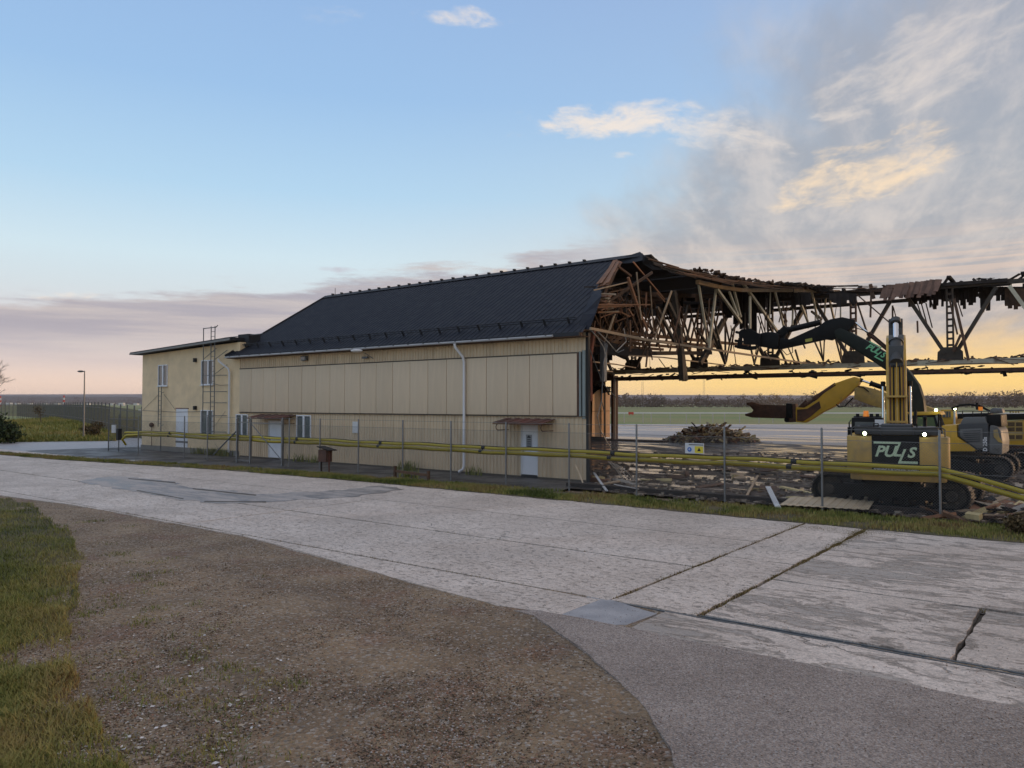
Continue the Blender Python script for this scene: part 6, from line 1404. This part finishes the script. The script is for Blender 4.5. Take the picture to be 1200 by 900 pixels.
# ================================================================== DISTANCE
def forest(name, label, pts, hmin, hmax, n, m, zb_=0., dense=.7):
    """far wood: many small crown tufts along a line of world points, two to three rows deep"""
    V = []; T = []; rr2 = random.Random(name)
    tot = sum((Vector(b)-Vector(a)).length for a, b in zip(pts[:-1], pts[1:]))
    for i in range(n):
        d = rr2.random()*tot
        for a, b in zip(pts[:-1], pts[1:]):
            l = (Vector(b)-Vector(a)).length
            if d <= l: p = Vector(a).lerp(Vector(b), d/l); break
            d -= l
        row = rr2.random()*40; x = p.x; y = p.y+row; kt = round(x/6.)*6.; hs_ = .74+.5*random.Random(int(kt)*7+int(row/14)).random()
        hh = (hmin+(hmax-hmin)*(.5+.9*mnoise.noise(Vector((x*.009, 0, 3)))+.5*mnoise.noise(Vector((x*.045, 1, 3)))))*hs_*(1.05-.10*abs(x-kt))
        z = rr2.random()**.75*hh; r = hh*.07*rr2.uniform(.5, 1.5)*(1.3-z/hh*.6)
        for _ in range(2):
            a1 = Vector((rr2.uniform(-1, 1), rr2.uniform(-.6, .6), rr2.uniform(-1, 1))).normalized()*r; b1 = Vector((rr2.uniform(-1, 1), rr2.uniform(-.6, .6), rr2.uniform(-1, 1))).normalized()*r; c = Vector((x+rr2.uniform(-r, r), y, z+zb_))
            V += [tuple(c-a1), tuple(c+b1), tuple(c+a1)]; T += [min(1, max(0, .5+.45*mnoise.noise(Vector((x*.02, 5, 0)))+rr2.uniform(-.25, .25)))]*3
    o = rawmesh(name, V, np.arange(len(V)).reshape(-1, 3), m, 'stuff', attr=T); tag(o, label, 'forest'); return o
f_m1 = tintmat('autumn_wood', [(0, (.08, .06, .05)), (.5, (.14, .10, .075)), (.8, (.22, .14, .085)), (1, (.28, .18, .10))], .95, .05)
f_m2 = tintmat('haze_tinted_wood', [(0, (.16, .12, .12)), (1, (.24, .175, .16))], .95, .05)  # distance haze is mixed into these tints as a paler mauve
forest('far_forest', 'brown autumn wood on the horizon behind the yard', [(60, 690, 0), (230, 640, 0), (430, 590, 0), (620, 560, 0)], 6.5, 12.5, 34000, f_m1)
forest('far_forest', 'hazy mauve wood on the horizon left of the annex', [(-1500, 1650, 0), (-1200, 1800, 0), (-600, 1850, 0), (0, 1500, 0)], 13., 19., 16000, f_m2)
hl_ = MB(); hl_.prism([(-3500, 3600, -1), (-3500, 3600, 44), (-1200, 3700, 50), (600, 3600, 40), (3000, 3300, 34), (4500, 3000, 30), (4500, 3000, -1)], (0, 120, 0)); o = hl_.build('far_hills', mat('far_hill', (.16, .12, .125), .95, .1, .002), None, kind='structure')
# far palisade fence on the left
m_pal = mat('green_grey_paling', (.07, .085, .08), .6, .2, 3.)
ff = thing('palisade_fence', 'long dark palisade fence on the bank left of the annex, running to the airfield', 'fence', G(128, 507))
fa = [G(166, 514), G(128, 508.5), G(100, 502.5), G(75, 497), G(50, 492.5), G(20, 489.5), G(-60, 486.5)]
sl_m = MB(); pk = 0
for a, b in zip(fa[:-1], fa[1:]):
    l = (b-a).length; n = int(l/.28)
    for i in range(n):
        p = a.lerp(b, i/n); zb0 = .3+.45*min(1, max(0, (-33-p.x)/12))
        if i % 10 == 0:
            MB().beam(p+Z3*(zb0-.8), p+Z3*(zb0+2.55), .1, .1, (1, 0, 0)).build('post', m_zincd, ff)
        sl_m.beam(p+Z3*(zb0-.4), p+Z3*(zb0+2.2), .06, .02, (1, 0, 0))
    for z in (.5, 2.0): MB().beam(a+Z3*(z+.3+.45*min(1, max(0, (-33-a.x)/12))), b+Z3*(z+.3+.45*min(1, max(0, (-33-b.x)/12))), .05).build('rail', m_zincd, ff)
o = sl_m.build('pales', m_pal, ff, kind='stuff')
# airfield furniture
def far_box(name, x, y, wpx, hpx, m, label, cat, group=None, legs=True):
    p = G(x, y+hpx/2+.8); d = p.y; k = d/F; o_ = MB().box((p.x, p.y, CAMZ+(473-y)*k), wpx/2*k, .15, hpx/2*k)
    if legs:
        for q in (-1, 1): o_.box((p.x+q*wpx*.35*k, p.y, .4), .06, .06, .5)
    o = o_.build(name, m, None, origin=p); tag(o, label, cat, group); return o
for k, (x, y, w_, h_) in enumerate(((87, 480.5, 7, 2), (126, 480.8, 7, 2), (72, 481.2, 3.4, 1.4), (164, 480.8, 3.2, 2))):
    far_box('airfield_board', x, y, w_, h_, m_whitem, ['white airfield board just left of the lamp post', 'white airfield board midway between lamp post and annex', 'small white airfield board left of the others', 'small white airfield board touching the annex corner'][k], 'sign', 'white boards on the airfield')
far_box('airfield_board', 739.5, 484.3, 6, 2.6, m_signr, 'small red airfield board beyond the apron, left of the pile', 'sign', 'white boards on the airfield')
for k, (x, w_, h_) in enumerate(((11, 5, 1.6), (21, 3, 1.2), (36, 3, 1), (54, 2, 1), (68, 4, 1.1), (105, 3, 1), (132, 2, 1.2), (143, 5, 1.6), (160, 4, 1))):
    d = 1200.; o = MB().box(((x-600)/F*d, d, 2.2), w_/2*d/F, 4, 1.4*h_).build('far_shed', m_whitem, None, origin=((x-600)/F*d, d, 0)); tag(o, ['leftmost', 'second', 'third', 'fourth', 'fifth', 'sixth', 'seventh', 'eighth', 'ninth'][k]+' of the tiny white airfield sheds on the horizon left of the annex', 'shed', 'white sheds on the horizon')
for x, h0, h1, l_ in ((75, 463.5, 474, 'red and white airfield marker mast on the horizon'), (0.5, 464, 476, 'red and white marker mast at the left edge')):
    d = 820.; th = thing('marker_mast', l_, 'mast', ((x-600)/F*d, d, 0)); n = 5; zt = CAMZ+(473-h0)*d/F; z0 = 0.
    for i in range(n): MB().box(((x-600)/F*d, d, z0+(zt-z0)*(i+.5)/n), .8*(1.4-.15*i), .5, (zt-z0)/n/2).build('band', m_signr if i % 2 == 0 else m_whitem, th)
# light posts of the airfield fence behind the apron
d0 = G(790, 497).y
for k, x in enumerate(range(716, 905, 17)):
    w_ = 1; p = G(x+R_.uniform(-4, 4), 495.8); tp = DEP(x, 484.5, p.y); o = MB().tube([p, Vector((p.x, p.y, tp.z))], .07, 5).build('apron_fence_post', m_kabel, None, origin=p); tag(o, ['first', 'second', 'third', 'fourth', 'fifth', 'sixth', 'seventh', 'eighth', 'ninth', 'tenth', 'eleventh', 'twelfth'][k]+' from the left of the thin pale posts beyond the wet apron', 'post', 'posts along the far edge of the apron')
for x, y0, y1, d in ((753, 447, 474, 640.), (825, 436, 472, 700.)):
    b = Vector(((x-600)/F*d, d, 0)); t_ = DEP(x, y0, d); mb = MB()
    for q in (-.9, .9): mb.beam(b+Vector((q, 0, 0)), Vector((b.x+q*.6, d, t_.z)), .13)
    for i in range(12): mb.beam(Vector((b.x-.8, d, t_.z*i/12)), Vector((b.x+.8, d, t_.z*(i+1)/12)), .1)
    o = mb.build('antenna_mast', m_zinc, None, origin=b); tag(o, 'faint lattice antenna mast beyond the airfield, '+('left' if x < 800 else 'right')+' of the two', 'mast')

# ================================================================== HAZE
hm = bpy.data.materials.new('air_haze'); hm.use_nodes = True; hn = hm.node_tree; hn.nodes.clear()
ho = hn.nodes.new('ShaderNodeOutputMaterial'); hv = hn.nodes.new('ShaderNodeVolumePrincipled'); hv.inputs['Color'].default_value = (.95, .93, .95, 1); hv.inputs['Density'].default_value = .00010; hv.inputs['Anisotropy'].default_value = .3
hn.links.new(hv.outputs[0], ho.inputs['Volume'])
hb_ = MB(); hb_.bb(-6500, 6500, -400, 9500, -1.2, 56); o = hb_.build('haze', hm, None, kind='stuff')
